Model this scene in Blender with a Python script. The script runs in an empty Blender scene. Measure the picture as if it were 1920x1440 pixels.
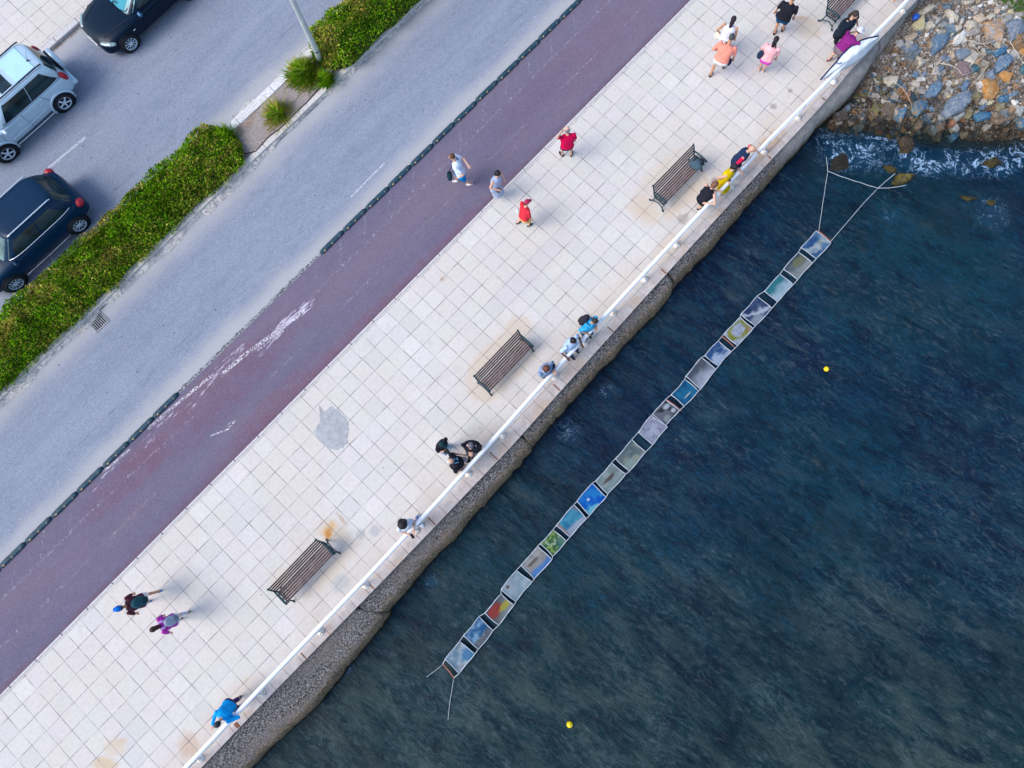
import bpy, bmesh, math, random
import numpy as np
from mathutils import Vector, Matrix, Quaternion
random.seed(7); RNG = np.random.default_rng(11)
SC = bpy.context.scene; COL = SC.collection
PI = math.pi
# ------------------------------------------------------------------ camera
S_ = 1.072; RX, RY, CAMH = -.172622779, .0222848267, 19.3960311*S_
A = .817332271; OX, OY = -13.0245541*S_, -3.91474599*S_; T = .5*S_      # promenade frame: u along the quay, v towards the sea
_c, _s, _cy, _sy = math.cos(RX), math.sin(RX), math.cos(RY), math.sin(RY)
RM = np.array([[1,0,0],[0,_c,-_s],[0,_s,_c]]) @ np.array([[_cy,0,_sy],[0,1,0],[-_sy,0,_cy]])
cam_d = bpy.data.cameras.new('camera'); cam = bpy.data.objects.new('camera', cam_d); COL.objects.link(cam)
cam_d.sensor_width = 36; cam_d.lens = 24.0; cam_d.clip_end = 2000; cam_d.clip_start = .1
M_ = np.diag([1,-1,-1]); R3 = (M_ @ RM @ M_).T
mw = Matrix([[*R3[0],0],[*R3[1],0],[*R3[2],CAMH],[0,0,0,1]]); cam.matrix_world = mw
SC.camera = cam
SC.render.resolution_x, SC.render.resolution_y = 1024, 768
# ------------------------------------------------------------------ world, sun, exposure
SUN_EL, SUN_AZ = math.radians(46), math.radians(248)
wd = bpy.data.worlds.new('World'); SC.world = wd; wd.use_nodes = True
wn = wd.node_tree; bgn = wn.nodes['Background']
sky = wn.nodes.new('ShaderNodeTexSky'); sky.sky_type = 'NISHITA'; sky.sun_disc = False
sky.sun_elevation = SUN_EL; sky.sun_rotation = SUN_AZ; sky.air_density = 1.0; sky.dust_density = 1.6; sky.ozone_density = 1.5
wn.links.new(sky.outputs[0], bgn.inputs[0]); bgn.inputs[1].default_value = .15
sd = bpy.data.lights.new('sun', 'SUN'); sd.energy = 1.5; sd.angle = math.radians(35); sd.color = (1, .95, .88)
sun = bpy.data.objects.new('sun', sd); COL.objects.link(sun)
sdir = Vector((math.sin(SUN_AZ)*math.cos(SUN_EL), math.cos(SUN_AZ)*math.cos(SUN_EL), math.sin(SUN_EL)))
sun.rotation_euler = sdir.to_track_quat('Z', 'Y').to_euler(); sun.location = sdir*60
SC.view_settings.view_transform = 'Standard'; SC.view_settings.look = 'None'
SC.view_settings.exposure = 0.86; SC.view_settings.gamma = 1
# ------------------------------------------------------------------ frames and helpers
ROAD_Z = -.12; SEA_Z = -1.3
def W(px, py, z=0.):
    d = RM.T @ np.array([(px-960)/1280., (py-720)/1280., 1.]); t = (CAMH-z)/d[2]
    return Vector((d[0]*t, -d[1]*t, z))
def uv(px, py, z=0.):
    p = W(px, py, z); x = p.x-OX; y = p.y-OY
    return x*math.cos(A)+y*math.sin(A), x*math.sin(A)-y*math.cos(A)
def UV(u, v, z=0.):
    return Vector((OX+u*math.cos(A)+v*math.sin(A), OY+u*math.sin(A)-v*math.cos(A), z))
def tag(o, label=None, cat=None, group=None, kind=None):
    if label: o['label'] = label
    if cat: o['category'] = cat
    if group: o['group'] = group
    if kind: o['kind'] = kind
    return o
def thing(name, label, cat, loc=(0,0,0), rz=0, group=None):
    o = bpy.data.objects.new(name, None); COL.objects.link(o)
    o.location = loc; o.rotation_euler = (0,0,rz); o.empty_display_size = .2
    return tag(o, label, cat, group)
def obj(name, verts, faces, m, parent=None, smooth=False, loc=(0,0,0), rz=0, mats=None, fm=None):
    me = bpy.data.meshes.new(name); me.from_pydata([tuple(map(float, v)) for v in verts], [], [tuple(map(int, f)) for f in faces])
    o = bpy.data.objects.new(name, me); COL.objects.link(o)
    for q in (mats or [m]): me.materials.append(q)
    if fm is not None: me.polygons.foreach_set('material_index', fm)
    if smooth: me.polygons.foreach_set('use_smooth', [True]*len(me.polygons))
    o.location = loc; o.rotation_euler = (0,0,rz)
    if parent is not None: o.parent = parent
    me.update(); return o
def struct(name, verts, faces, m, **k):       # setting in the quay frame (u, -v, z)
    return tag(obj(name, verts, faces, m, loc=(OX,OY,0), rz=A, **k), kind='structure')
def uvattr(o, name, vals, typ='FLOAT'):
    a = o.data.attributes.new(name, typ, 'POINT')
    if typ == 'FLOAT': a.data.foreach_set('value', np.asarray(vals, dtype=np.float32))
    else: a.data.foreach_set('color', np.asarray(vals, dtype=np.float32).ravel())
class MB:
    def __init__(s): s.v = []; s.f = []; s.m = []
    def add(s, v, f, mi=0):
        b = len(s.v); s.v += [tuple(p) for p in v]; s.f += [tuple(i+b for i in q) for q in f]; s.m += [mi]*len(f)
    def box(s, c, d, rz=0, rx=0, mi=0, bev=0, ry=0):
        x, y, z = [q/2 for q in d]; R = Matrix.Rotation(rz,3,'Z')@Matrix.Rotation(ry,3,'Y')@Matrix.Rotation(rx,3,'X'); c = Vector(c)
        if bev <= 0:
            vs = [c+R@Vector(p) for p in [(-x,-y,-z),(x,-y,-z),(x,y,-z),(-x,y,-z),(-x,-y,z),(x,-y,z),(x,y,z),(-x,y,z)]]
            s.add(vs, [(0,3,2,1),(4,5,6,7),(0,1,5,4),(1,2,6,5),(2,3,7,6),(3,0,4,7)], mi); return
        b = min(bev, x*.49, y*.49, z*.49)
        pts = []
        for (zz, ins) in ((-z, b), (-z+b, 0), (z-b, 0), (z, b)):
            X, Y = x-ins, y-ins
            pts += [(-X+b*(ins==0)*.0, -Y+0, zz), (X, -Y, zz), (X, Y, zz), (-X, Y, zz)]
        vs = [c+R@Vector(p) for p in pts]; fs = [(0,3,2,1),(12,13,14,15)]
        for k in range(3):
            for i in range(4): fs.append((4*k+i, 4*k+(i+1)%4, 4*k+4+(i+1)%4, 4*k+4+i))
        s.add(vs, fs, mi)
    def tube(s, pts, r, n=8, mi=0, caps=True, flat=1.0):
        pts = [Vector(p) for p in pts]; rs = r if hasattr(r, '__len__') else [r]*len(pts)
        vs = []; up = Vector((0,0,1))
        for i, p in enumerate(pts):
            t = (pts[min(i+1,len(pts)-1)]-pts[max(i-1,0)]).normalized()
            a = t.cross(up)
            if a.length < .05: a = t.cross(Vector((1,0,0)))
            a.normalize(); b = a.cross(t)
            for k in range(n): vs.append(p+(a*math.cos(2*PI*k/n)+b*flat*math.sin(2*PI*k/n))*rs[i])
        fs = [(i*n+k, i*n+(k+1)%n, (i+1)*n+(k+1)%n, (i+1)*n+k) for i in range(len(pts)-1) for k in range(n)]
        if caps: fs += [tuple(range(n-1,-1,-1)), tuple((len(pts)-1)*n+k for k in range(n))]
        s.add(vs, fs, mi)
    def lathe(s, prof, n=24, M=None, mi=0, caps=True):    # prof (r, z) around local Z
        M = M or Matrix.Identity(4); vs = []
        for r, z in prof:
            for k in range(n): vs.append(M@Vector((r*math.cos(2*PI*k/n), r*math.sin(2*PI*k/n), z)))
        fs = [(i*n+k, i*n+(k+1)%n, (i+1)*n+(k+1)%n, (i+1)*n+k) for i in range(len(prof)-1) for k in range(n)]
        if caps: fs += [tuple(range(n-1,-1,-1)), tuple((len(prof)-1)*n+k for k in range(n))]
        s.add(vs, fs, mi)
    def ell(s, c, r, R=None, n=12, m=8, mi=0):
        c = Vector(c); R = R or Matrix.Identity(3); vs = [c+R@Vector((0,0,-r[2]))]
        for i in range(1, m):
            th = PI*i/m
            for k in range(n):
                ph = 2*PI*k/n; vs.append(c+R@Vector((r[0]*math.sin(th)*math.cos(ph), r[1]*math.sin(th)*math.sin(ph), -r[2]*math.cos(th))))
        vs.append(c+R@Vector((0,0,r[2]))); L = len(vs)-1
        fs = [(0, 1+(k+1)%n, 1+k) for k in range(n)]
        fs += [(1+(i-1)*n+k, 1+(i-1)*n+(k+1)%n, 1+i*n+(k+1)%n, 1+i*n+k) for i in range(1, m-1) for k in range(n)]
        fs += [(1+(m-2)*n+k, 1+(m-2)*n+(k+1)%n, L) for k in range(n)]
        s.add(vs, fs, mi)
    def build(s, name, m, parent=None, smooth=False, **k):
        return obj(name, s.v, s.f, m, parent, smooth, fm=s.m if k.get('mats') else None, **k)
    def buildT(s, name, m, label, cat, group=None, smooth=False, **k):
        return tag(s.build(name, m, None, smooth, **k), label, cat, group)
_tab = RNG.random((256,256))
def vnoise(x, y):
    xi = np.floor(x).astype(int); yi = np.floor(y).astype(int); fx = x-xi; fy = y-yi
    fx = fx*fx*(3-2*fx); fy = fy*fy*(3-2*fy)
    g = lambda a, b: _tab[a & 255, b & 255]
    return (g(xi,yi)*(1-fx)+g(xi+1,yi)*fx)*(1-fy)+(g(xi,yi+1)*(1-fx)+g(xi+1,yi+1)*fx)*fy
def fbm(x, y, o=4):
    r = 0; a = .5
    for i in range(o): r = r+a*vnoise(x*2**i+17*i, y*2**i+31*i); a *= .5
    return r
def lin(c):
    return tuple((q/12.92 if q <= .04045 else ((q+.055)/1.055)**2.4) for q in [x/255 for x in c])+(1,)
# ------------------------------------------------------------------ material helper
class Mt:
    def __init__(s, name, base=(.5,.5,.5), rough=.8, spec=.2, metal=0):
        s.m = bpy.data.materials.new(name); s.m.use_nodes = True; s.t = s.m.node_tree; s.b = s.t.nodes['Principled BSDF']
        s.b.inputs['Roughness'].default_value = rough; s.b.inputs['Specular IOR Level'].default_value = spec
        s.b.inputs['Metallic'].default_value = metal; s.base(base)
        s.tc = None
    def base(s, c):
        if isinstance(c, bpy.types.NodeSocket): s.t.links.new(c, s.b.inputs['Base Color'])
        else: s.b.inputs['Base Color'].default_value = (*c[:3], 1)
    def n(s, typ, **k):
        q = s.t.nodes.new('ShaderNode'+typ)
        for a, b in k.items(): setattr(q, a, b)
        return q
    def l(s, a, b): s.t.links.new(a, b)
    def inp(s, sock, v):
        if isinstance(v, bpy.types.NodeSocket): s.l(v, sock)
        elif v is not None: sock.default_value = (*v[:3], 1) if hasattr(v, '__len__') and len(sock.default_value) == 4 else v
    def co(s):
        if not s.tc: s.tc = s.n('TexCoord')
        return s.tc.outputs['Object']
    def map(s, vec=None, scale=(1,1,1), loc=(0,0,0), rot=(0,0,0)):
        q = s.n('Mapping'); s.l(vec or s.co(), q.inputs[0]); q.inputs['Scale'].default_value = scale
        q.inputs['Location'].default_value = loc; q.inputs['Rotation'].default_value = rot; return q.outputs[0]
    def noise(s, scale, detail=3, rough=.55, vec=None, dist=0, col=False):
        q = s.n('TexNoise'); s.l(vec or s.co(), q.inputs['Vector']); q.inputs['Scale'].default_value = scale
        q.inputs['Detail'].default_value = detail; q.inputs['Roughness'].default_value = rough; q.inputs['Distortion'].default_value = dist
        return q.outputs['Color' if col else 'Fac']
    def voro(s, scale, vec=None, feature='F1', out='Distance'):
        q = s.n('TexVoronoi', feature=feature); s.l(vec or s.co(), q.inputs['Vector']); q.inputs['Scale'].default_value = scale
        return q.outputs[out]
    def ma(s, op, a, b=None, c=None, clamp=False):
        q = s.n('Math', operation=op, use_clamp=clamp)
        for i, v in enumerate((a, b, c)):
            if v is not None: s.inp(q.inputs[i], v)
        return q.outputs[0]
    def rng(s, v, a, b, c=0, d=1, smooth=True):
        q = s.n('MapRange', interpolation_type='SMOOTHSTEP' if smooth else 'LINEAR'); s.inp(q.inputs['Value'], v)
        for i, k in zip(('From Min','From Max','To Min','To Max'), (a,b,c,d)): q.inputs[i].default_value = k
        return q.outputs[0]
    def mix(s, f, a, b, blend='MIX'):
        q = s.n('Mix', data_type='RGBA', blend_type=blend)
        s.inp(q.inputs[0], f); s.inp(q.inputs[6], a); s.inp(q.inputs[7], b); return q.outputs[2]
    def ramp(s, f, stops):
        q = s.n('ValToRGB'); s.inp(q.inputs[0], f); e = q.color_ramp.elements
        while len(e) < len(stops): e.new(.5)
        for x, (p, c) in zip(e, stops): x.position = p; x.color = (*c[:3], 1)
        return q.outputs[0]
    def sep(s, vec=None):
        q = s.n('SeparateXYZ'); s.l(vec or s.co(), q.inputs[0]); return q.outputs
    def attr(s, name, out='Fac'):
        q = s.n('Attribute', attribute_name=name); return q.outputs[out]
    def bump(s, h, strength=.4, dist=.01):
        q = s.n('Bump'); q.inputs['Strength'].default_value = strength; q.inputs['Distance'].default_value = dist
        s.l(h, q.inputs['Height']); s.l(q.outputs[0], s.b.inputs['Normal'])
    def gauss(s, X, Y, cx, cy, rx, ry, rot=0, warp=None, edge=(1.15,.45)):   # worn/stained spot mask
        dx = s.ma('SUBTRACT', X, cx); dy = s.ma('SUBTRACT', Y, cy); c, q = math.cos(rot), math.sin(rot)
        a = s.ma('DIVIDE', s.ma('ADD', s.ma('MULTIPLY', dx, c), s.ma('MULTIPLY', dy, q)), rx)
        b = s.ma('DIVIDE', s.ma('SUBTRACT', s.ma('MULTIPLY', dy, c), s.ma('MULTIPLY', dx, q)), ry)
        r = s.ma('SQRT', s.ma('ADD', s.ma('MULTIPLY', a, a), s.ma('MULTIPLY', b, b)))
        if warp is not None: r = s.ma('ADD', r, warp)
        return s.rng(r, edge[0], edge[1])
def simple(name, c, rough=.6, spec=.22, metal=0, var=.12, scale=12, bump=0):
    m = Mt(name, c, rough, spec, metal)
    d = tuple(q*(1-var) for q in c[:3]); e = tuple(min(1, q*(1+var)) for q in c[:3])
    f = m.noise(scale, 3); m.base(m.mix(m.rng(f, .3, .7), d, e))
    if bump: m.bump(m.noise(scale*4, 3), bump, .01)
    return m.m
# ------------------------------------------------------------------ ground materials
def tiles_mat():
    m = Mt('pavement_tiles', rough=.8, spec=.12); X, Y, Z = m.sep()
    Vv = m.ma('MULTIPLY', Y, -1.)
    wob = m.ma('MULTIPLY', m.ma('SUBTRACT', m.noise(3.5, 2), .5), .02)
    a = m.ma('DIVIDE', m.ma('ADD', X, wob), T); b = m.ma('DIVIDE', m.ma('ADD', Vv, wob), T)
    fa = m.ma('FRACT', a); fb = m.ma('FRACT', b)
    da = m.ma('MINIMUM', fa, m.ma('SUBTRACT', 1., fa)); db = m.ma('MINIMUM', fb, m.ma('SUBTRACT', 1., fb))
    cell = m.n('CombineXYZ'); m.l(m.ma('FLOOR', a), cell.inputs[0]); m.l(m.ma('FLOOR', b), cell.inputs[1])
    wn_ = m.n('TexWhiteNoise', noise_dimensions='2D'); m.l(cell.outputs[0], wn_.inputs['Vector'])
    wv = wn_.outputs['Value']; wc = wn_.outputs['Color']
    base = m.ramp(wv, [(0, (.545,.515,.48)), (.1, (.57,.535,.50)), (.5, (.585,.545,.505)), (.88, (.59,.56,.525)), (1, (.615,.585,.55))])
    base = m.mix(.022, base, wc)
    big = m.noise(.35, 3); base = m.mix(m.rng(big, .42, .62, 0, .5), base, (.58,.52,.46))
    sm = m.noise(9, 5, .65); base = m.mix(m.rng(sm, .35, .75, 0, .35), base, (.40,.385,.38))
    blot = m.noise(1.6, 5, .6); base = m.mix(m.rng(blot, .55, .75, 0, .4), base, (.45,.42,.41))
    # seaward edge: dirtier and warmer
    warm = m.ma('MULTIPLY', m.rng(Vv, 4.2, 5.6), m.rng(m.noise(.9, 4, .6), .36, .64, .1, .9))
    base = m.mix(warm, base, (.50,.42,.36))
    wp = m.ma('MULTIPLY', m.ma('SUBTRACT', m.noise(4, 4, .6), .5), 1.3)
    rust = (.42,.20,.055); pale = (.55,.46,.37); grey = (.33,.335,.35); dark = (.2,.16,.15)
    st = [(7.95,3.55,.36,.5,-.4,pale,.85),(7.98,3.52,.34,.19,-.35,(.54,.33,.14),.8),(7.88,3.58,.2,.11,-.35,(.46,.20,.05),.85),(8.45,3.55,.07,.3,.1,(.4,.28,.18),.6),(8.15,3.9,.28,.4,0,pale,.7),(5.9,3.6,.4,.55,0,pale,.55),(7.2,4.4,1.4,.28,0,pale,.75),
          (15.2,4.3,1.4,.26,0,pale,.8),(14.1,3.9,.35,.6,0,pale,.8),(15.2,3.3,1.3,.25,0,pale,.8),(16.4,3.4,.5,.5,0,pale,.8),
          (23.2,4.4,1.4,.3,0,pale,.9),(21.95,3.75,.16,.25,0,rust,.6),(22.0,3.7,.5,.7,0,pale,.9),(23.2,3.2,1.5,.28,0,pale,.5),(30.75,3.15,.3,.14,1.0,rust,.6),(30.6,3.5,.55,.5,.6,pale,.9),
          (-.35,3.4,.22,.13,.7,(.45,.27,.13),.7),(-.5,3.4,.42,.3,.7,pale,.8),(-1.0,3.5,.45,.22,.9,(.52,.36,.19),.6),(1.0,4.9,.35,.45,.6,rust,.35),
          (7.15,4.9,.34,.3,0,grey,.55),(8.9,4.55,.2,.2,0,grey,.6),(8.5,4.3,.2,.15,0,grey,.5),(24.3,4.75,.17,.17,0,(.30,.22,.2),.75),(22.6,4.8,.22,.2,0,(.30,.24,.2),.6),
          (27.6,4.45,.13,.13,0,(.28,.26,.24),.8),(28.4,4.5,.1,.1,0,(.3,.25,.22),.8),(15.9,.55,.08,.08,0,(.2,.09,.06),.9),(15.95,.55,.16,.16,0,pale,.7),(17.9,2.4,2.6,.45,0,(.47,.44,.45),.4),
          (27.0,4.9,.8,.5,0,pale,.4),(26.3,5.25,1.1,.4,0,(.42,.28,.18),.75),(21.5,5.2,.9,.4,0,pale,.9),(12.6,5.0,1.2,.5,0,pale,.5),(2.6,5.0,1.5,.4,0,pale,.45),(18.9,4.9,1.8,.5,0,pale,.45)]
    for (u_, v_, ru, rv, ro, c, k) in st:
        base = m.mix(m.ma('MULTIPLY', m.gauss(X, Vv, u_, v_, ru, rv, ro, wp), k), base, c)
    # chewing gum and grime dots
    q = m.voro(1.7); dot = m.rng(q, .045, .03); vc = m.voro(1.7, out='Color'); pick = m.rng(m.sep(vc)[0], .45, .5)
    base = m.mix(m.ma('MULTIPLY', m.ma('MULTIPLY', dot, pick), .8), base, (.12,.11,.12))
    q2 = m.voro(5.3); d2 = m.rng(q2, .07, .04); p2 = m.rng(m.sep(m.voro(5.3, out='Color'))[1], .80, .84)
    base = m.mix(m.ma('MULTIPLY', m.ma('MULTIPLY', d2, p2), .55), base, (.2,.18,.18))
    jn = m.noise(2.2, 4, .7); wth = m.rng(jn, .35, .7, .014, .038)
    ja = m.rng(m.ma('DIVIDE', da, wth), .9, .35); jb = m.rng(m.ma('DIVIDE', db, wth), .9, .35)
    j = m.ma('MAXIMUM', ja, jb); jd = m.rng(m.noise(1.1, 3), .3, .7, .5, .95)
    base = m.mix(m.ma('MULTIPLY', j, jd), base, (.19,.175,.18)); m.base(base)
    m.bump(m.ma('SUBTRACT', m.ma('MULTIPLY', sm, .25), j), .35, .006)
    return m.m
def asphalt_mat(name, vlo, vhi):
    m = Mt(name, rough=.9, spec=.1); X, Y, Z = m.sep(); V = m.ma('MULTIPLY', Y, -1.)
    st = m.map(scale=(.18, 1.2, 1)); g = m.noise(140, 3, .7); mid = m.noise(22, 4, .65)
    b = m.mix(m.rng(m.noise(1., 4, .6, st), .3, .7), (.205,.235,.295), (.27,.30,.365))
    b = m.mix(m.rng(mid, .35, .7, 0, .4), b, (.34,.37,.42)); b = m.mix(m.rng(m.noise(2.6, 5, .7, m.map(scale=(.5,1.3,1))), .50, .68, 0, .4), b, (.15,.18,.25))
    g2 = m.noise(30, 2, .6); b = m.mix(m.rng(g, .3, .62, .75, 0), b, (.10,.12,.17)); b = m.mix(m.rng(g, .50, .70, 0, .6), b, (.42,.45,.54)); b = m.mix(m.rng(g2, .45, .33, 0, .5), b, (.12,.145,.21)); b = m.mix(m.rng(g2, .54, .66, 0, .4), b, (.38,.41,.49))
    tr = m.noise(1.3, 3, .6, m.map(scale=(.25, 2.6, 1), loc=(3,1,0)))
    b = m.mix(m.rng(tr, .5, .75, 0, .35), b, (.17,.2,.28))
    wv = m.ma('ADD', V, m.ma('MULTIPLY', m.ma('SUBTRACT', m.noise(.7, 4), .5), .5))
    dust = m.ma('MAXIMUM', m.rng(wv, vhi-.85, vhi-.2), m.rng(wv, vlo+.85, vlo-.05))
    b = m.mix(m.ma('MULTIPLY', dust, .72), b, m.mix(m.rng(g, .3, .7), (.37,.365,.375), (.47,.455,.45)))
    # oil drips down the wheel lines
    q = m.voro(1.9, m.map(scale=(1, 1.15, 1))); d1 = m.rng(m.ma('ADD', q, m.ma('MULTIPLY', m.ma('SUBTRACT', m.noise(18, 2), .5), .06)), .075, .045); pk = m.rng(m.sep(m.voro(1.9, m.map(scale=(1,1.15,1)), out='Color'))[0], .35, .4)
    b = m.mix(m.ma('MULTIPLY', m.ma('MULTIPLY', d1, pk), .75), b, (.06,.075,.12))
    q = m.voro(5.5); d1 = m.rng(q, .12, .06); pk = m.rng(m.sep(m.voro(5.5, out='Color'))[1], .7, .74); b = m.mix(m.ma('MULTIPLY', m.ma('MULTIPLY', d1, pk), .5), b, (.08,.09,.13))
    ln = m.ma('MULTIPLY', m.rng(m.ma('ABSOLUTE', m.ma('SUBTRACT', V, m.ma('ADD', vhi-1.15, m.ma('MULTIPLY', m.ma('SUBTRACT', m.noise(.8,2), .5), .2)))), .022, .008), m.rng(m.noise(5, 3, .7, m.map(scale=(.6,3,1))), .5, .6))
    b = m.mix(m.ma('MULTIPLY', ln, .6), b, (.1,.11,.15))
    m.base(b); m.bump(m.ma('ADD', g, m.ma('MULTIPLY', mid, .5)), .5, .006); return m.m
def bike_mat():
    m = Mt('cycle_lane_paint', rough=.9, spec=.08); X, Y, Z = m.sep(); V = m.ma('MULTIPLY', Y, -1.)
    st = m.map(scale=(.12, .8, 1)); g = m.noise(120, 3, .7); s2 = m.noise(1.1, 4, .6, st)
    b = m.mix(m.rng(s2, .33, .66), (.142,.128,.19), (.185,.148,.192))
    wp = m.ma('MULTIPLY', m.ma('SUBTRACT', m.noise(1.7, 4, .6, m.map(scale=(.5,1.6,1))), .5), 1.6)
    red = (.185,.095,.135)
    for (u_, v_, ru, rv, ro, k) in [(8.3,-2.1,4.0,.8,.02,.55),(4.6,-2.2,2.0,.55,0,.5),(9.5,-.5,2.6,.4,0,.45),(12,-.25,9,.3,0,.5),(24,-1.6,4,.9,0,.18)]:
        b = m.mix(m.ma('MULTIPLY', m.gauss(X, V, u_, v_, ru, rv, ro, wp, (1.2,.5)), k), b, red)
    for (u_, v_, ru, rv, k) in [(24,-2.55,3.5,.4,.5),(11.5,-1.2,1.3,.5,.4),(6.5,-.9,2.4,.35,.35)]:
        b = m.mix(m.ma('MULTIPLY', m.gauss(X, V, u_, v_, ru, rv, 0, wp, (1.2,.5)), k), b, (.15,.145,.2))
    b = m.mix(m.rng(m.noise(2.2,5,.7), .4, .75, 0, .4), b, (.19,.17,.25))
    b = m.mix(m.rng(g, .35, .6, .5, 0), b, (.07,.055,.09)); b = m.mix(m.rng(g, .55, .75, 0, .4), b, (.32,.27,.35)); g2 = m.noise(30, 2, .6); b = m.mix(m.rng(g2, .45, .32, 0, .45), b, (.08,.065,.1)); b = m.mix(m.rng(g2, .56, .68, 0, .25), b, (.3,.25,.33))
    edge = m.rng(m.ma('ADD', V, m.ma('MULTIPLY', m.ma('SUBTRACT', m.noise(3,3), .5), .25)), -.38, -.14); b = m.mix(m.ma('MULTIPLY', edge, .55), b, (.12,.07,.10))
    # scraped-off paint: white scratches
    sc = m.noise(3.2, 6, .75, m.map(scale=(.7, 5.2, 1), rot=(0,0,.06))); zone = 0
    for (u_, v_, ru, rv, ro, k) in [(11.2,-2.1,1.7,.26,-.07,1.),(8.6,-2.45,2.6,.34,-.1,.8),(6.6,-2.62,1.8,.3,-.08,.75),(8.0,-1.75,1.6,.35,0,.4),(12.2,-2.05,.55,.3,0,.9),(4.4,-2.75,1.3,.18,-.08,.85),(8.0,-1.1,.5,.14,.3,.65),(13.6,-2.05,.9,.2,0,.45),(25,-2.2,2.5,.3,0,.25)]:
        z_ = m.ma('MULTIPLY', m.gauss(X, V, u_, v_, ru, rv, ro, wp, (1.25,.1)), k); zone = m.ma('MAXIMUM', z_, zone)
    th = m.rng(zone, 0, 1, .78, .44, False); d = m.ma('SUBTRACT', sc, th); scr = m.ma('MULTIPLY', m.rng(d, 0, .035), m.rng(zone, .02, .15))
    b = m.mix(m.ma('MULTIPLY', scr, .85), b, (.52,.47,.55))
    q = m.voro(2.3); d1 = m.rng(q, .06, .03); pk = m.rng(m.sep(m.voro(2.3, out='Color'))[0], .7, .74)
    b = m.mix(m.ma('MULTIPLY', m.ma('MULTIPLY', d1, pk), .6), b, (.07,.06,.1))
    m.base(b); m.bump(g, .4, .005); return m.m
def concrete_mat(name, c1, c2, c3, rough=.9, sc=14, bump=.6, speck=.0):
    m = Mt(name, rough=rough, spec=.2); f = m.noise(sc, 5, .7); b = m.mix(m.rng(f, .32, .68), c1, c2)
    b = m.mix(m.rng(m.noise(1.3, 4, .6), .45, .7, 0, .7), b, c3)
    if speck:
        s = m.noise(45, 3, .75); b = m.mix(m.rng(s, .52, .66, 0, speck), b, tuple(q*1.9 for q in c2)); b = m.mix(m.rng(s, .48, .34, 0, speck), b, tuple(q*.35 for q in c1))
    m.base(b); m.bump(m.noise(sc*2.2, 5, .75), bump, .03); return m.m
M_TILE = tiles_mat()
M_ROAD = asphalt_mat('asphalt_sea_side_lane', -6.8, -2.95); M_ROAD2 = asphalt_mat('asphalt_far_lanes', -15.1, -8.5)
M_BIKE = bike_mat()
M_KERB = concrete_mat('kerb_stone', (.45,.435,.44), (.60,.575,.57), (.5,.47,.44), bump=.3)
M_MED = concrete_mat('median_kerb', (.48,.45,.42), (.64,.61,.56), (.50,.45,.39), bump=.5)
M_MEDW = concrete_mat('median_kerb_whitewash', (.52,.51,.5), (.72,.72,.72), (.5,.47,.44), bump=.5)
M_SOIL = concrete_mat('median_soil', (.24,.20,.185), (.40,.35,.33), (.27,.16,.08), sc=22, bump=1, speck=.5)
# ------------------------------------------------------------------ ground sheets (u, -v, z)
def rect(u0, u1, v0, v1, z): return [(u0,-v1,z),(u1,-v1,z),(u1,-v0,z),(u0,-v0,z)], [(0,1,2,3)]
U0, U1 = -60., 90.
struct('ground', *rect(-600, 700, -600, -1.0, -.16), concrete_mat('far_ground', (.2,.2,.18), (.3,.29,.27), (.16,.18,.12)))
struct('road', *rect(U0, U1, -6.85, -2.93, ROAD_Z), M_ROAD)
struct('road', *rect(U0, U1, -15.15, -8.45, ROAD_Z), M_ROAD2)
struct('cycle_lane', *rect(U0, U1, -2.955, -.12, ROAD_Z+.004), M_BIKE)
mb = MB()
mb.add(*rect(U0, U1, -.05, 5.5, 0)); struct('promenade_pavement', mb.v, mb.f, M_TILE)
def kerb(u0, u1, v0, v1, zt, zb, step, m, gap=.012, name='kerb', jit=.0):
    b = MB(); u = u0
    while u < u1:
        w = min(step, u1-u); a, c = u+gap/2, u+w-gap/2; j = [random.uniform(-jit, jit) for _ in range(4)]; e = .015
        va, vb = v0+j[0], v1+j[1]
        b.add([(a,-va,zb),(c,-va-j[2],zb),(c,-vb,zb),(a,-vb,zb),(a,-va-e*0,zt-e),(c,-va-j[2],zt-e),(c,-vb,zt-e),(a,-vb,zt-e),(a+e,-va-e,zt),(c-e,-va-e-j[2],zt),(c-e,-vb+e,zt),(a+e,-vb+e,zt)],
              [(0,1,5,4),(1,2,6,5),(2,3,7,6),(3,0,4,7),(4,5,9,8),(5,6,10,9),(6,7,11,10),(7,4,8,11),(8,9,10,11)]); u += step
    return struct(name, b.v, b.f, m)
kerb(U0+.43, U1, -.14, -.055, .004, -.3, 1.0, M_KERB, .022)
# far pavement across the road
struct('far_pavement', *rect(U0, U1, -40, -15.42, .0), M_TILE)
kerb(U0, U1, -15.42, -15.18, .006, -.3, 1.0, M_KERB, .014)
b = MB()
for k in range(150):
    u_ = -3+k*.16; w_ = .1+.09*random.random()
    b.add([(u_,15.19,-.113),(u_+.17,15.19,-.113),(u_+.17,15.17-w_*random.random(),-.113),(u_,15.17-w_*random.random(),-.113)], [(0,3,2,1)])
struct('gutter_dirt', b.v, b.f, M_SOIL)
# median: two kerb lines with soil between
kerb(U0, U1, -7.12, -6.92, .02, -.3, 1.6, M_MED, .012, jit=.006)
kerb(U0, U1, -8.50, -8.20, .02, -.3, 1.6, M_MEDW, .012, jit=.01)
n = 260; us = np.linspace(-6, 34, n); vs_ = np.linspace(-8.22, -7.10, 14)
V_ = [(u, -v, -.03+.04*float(fbm(np.array(u*2.1), np.array(v*2.1+9)))) for v in vs_ for u in us]
struct('median_soil', V_, [(i*n+j, i*n+j+1, (i+1)*n+j+1, (i+1)*n+j) for i in range(13) for j in range(n-1)], M_SOIL, smooth=True)
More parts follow.
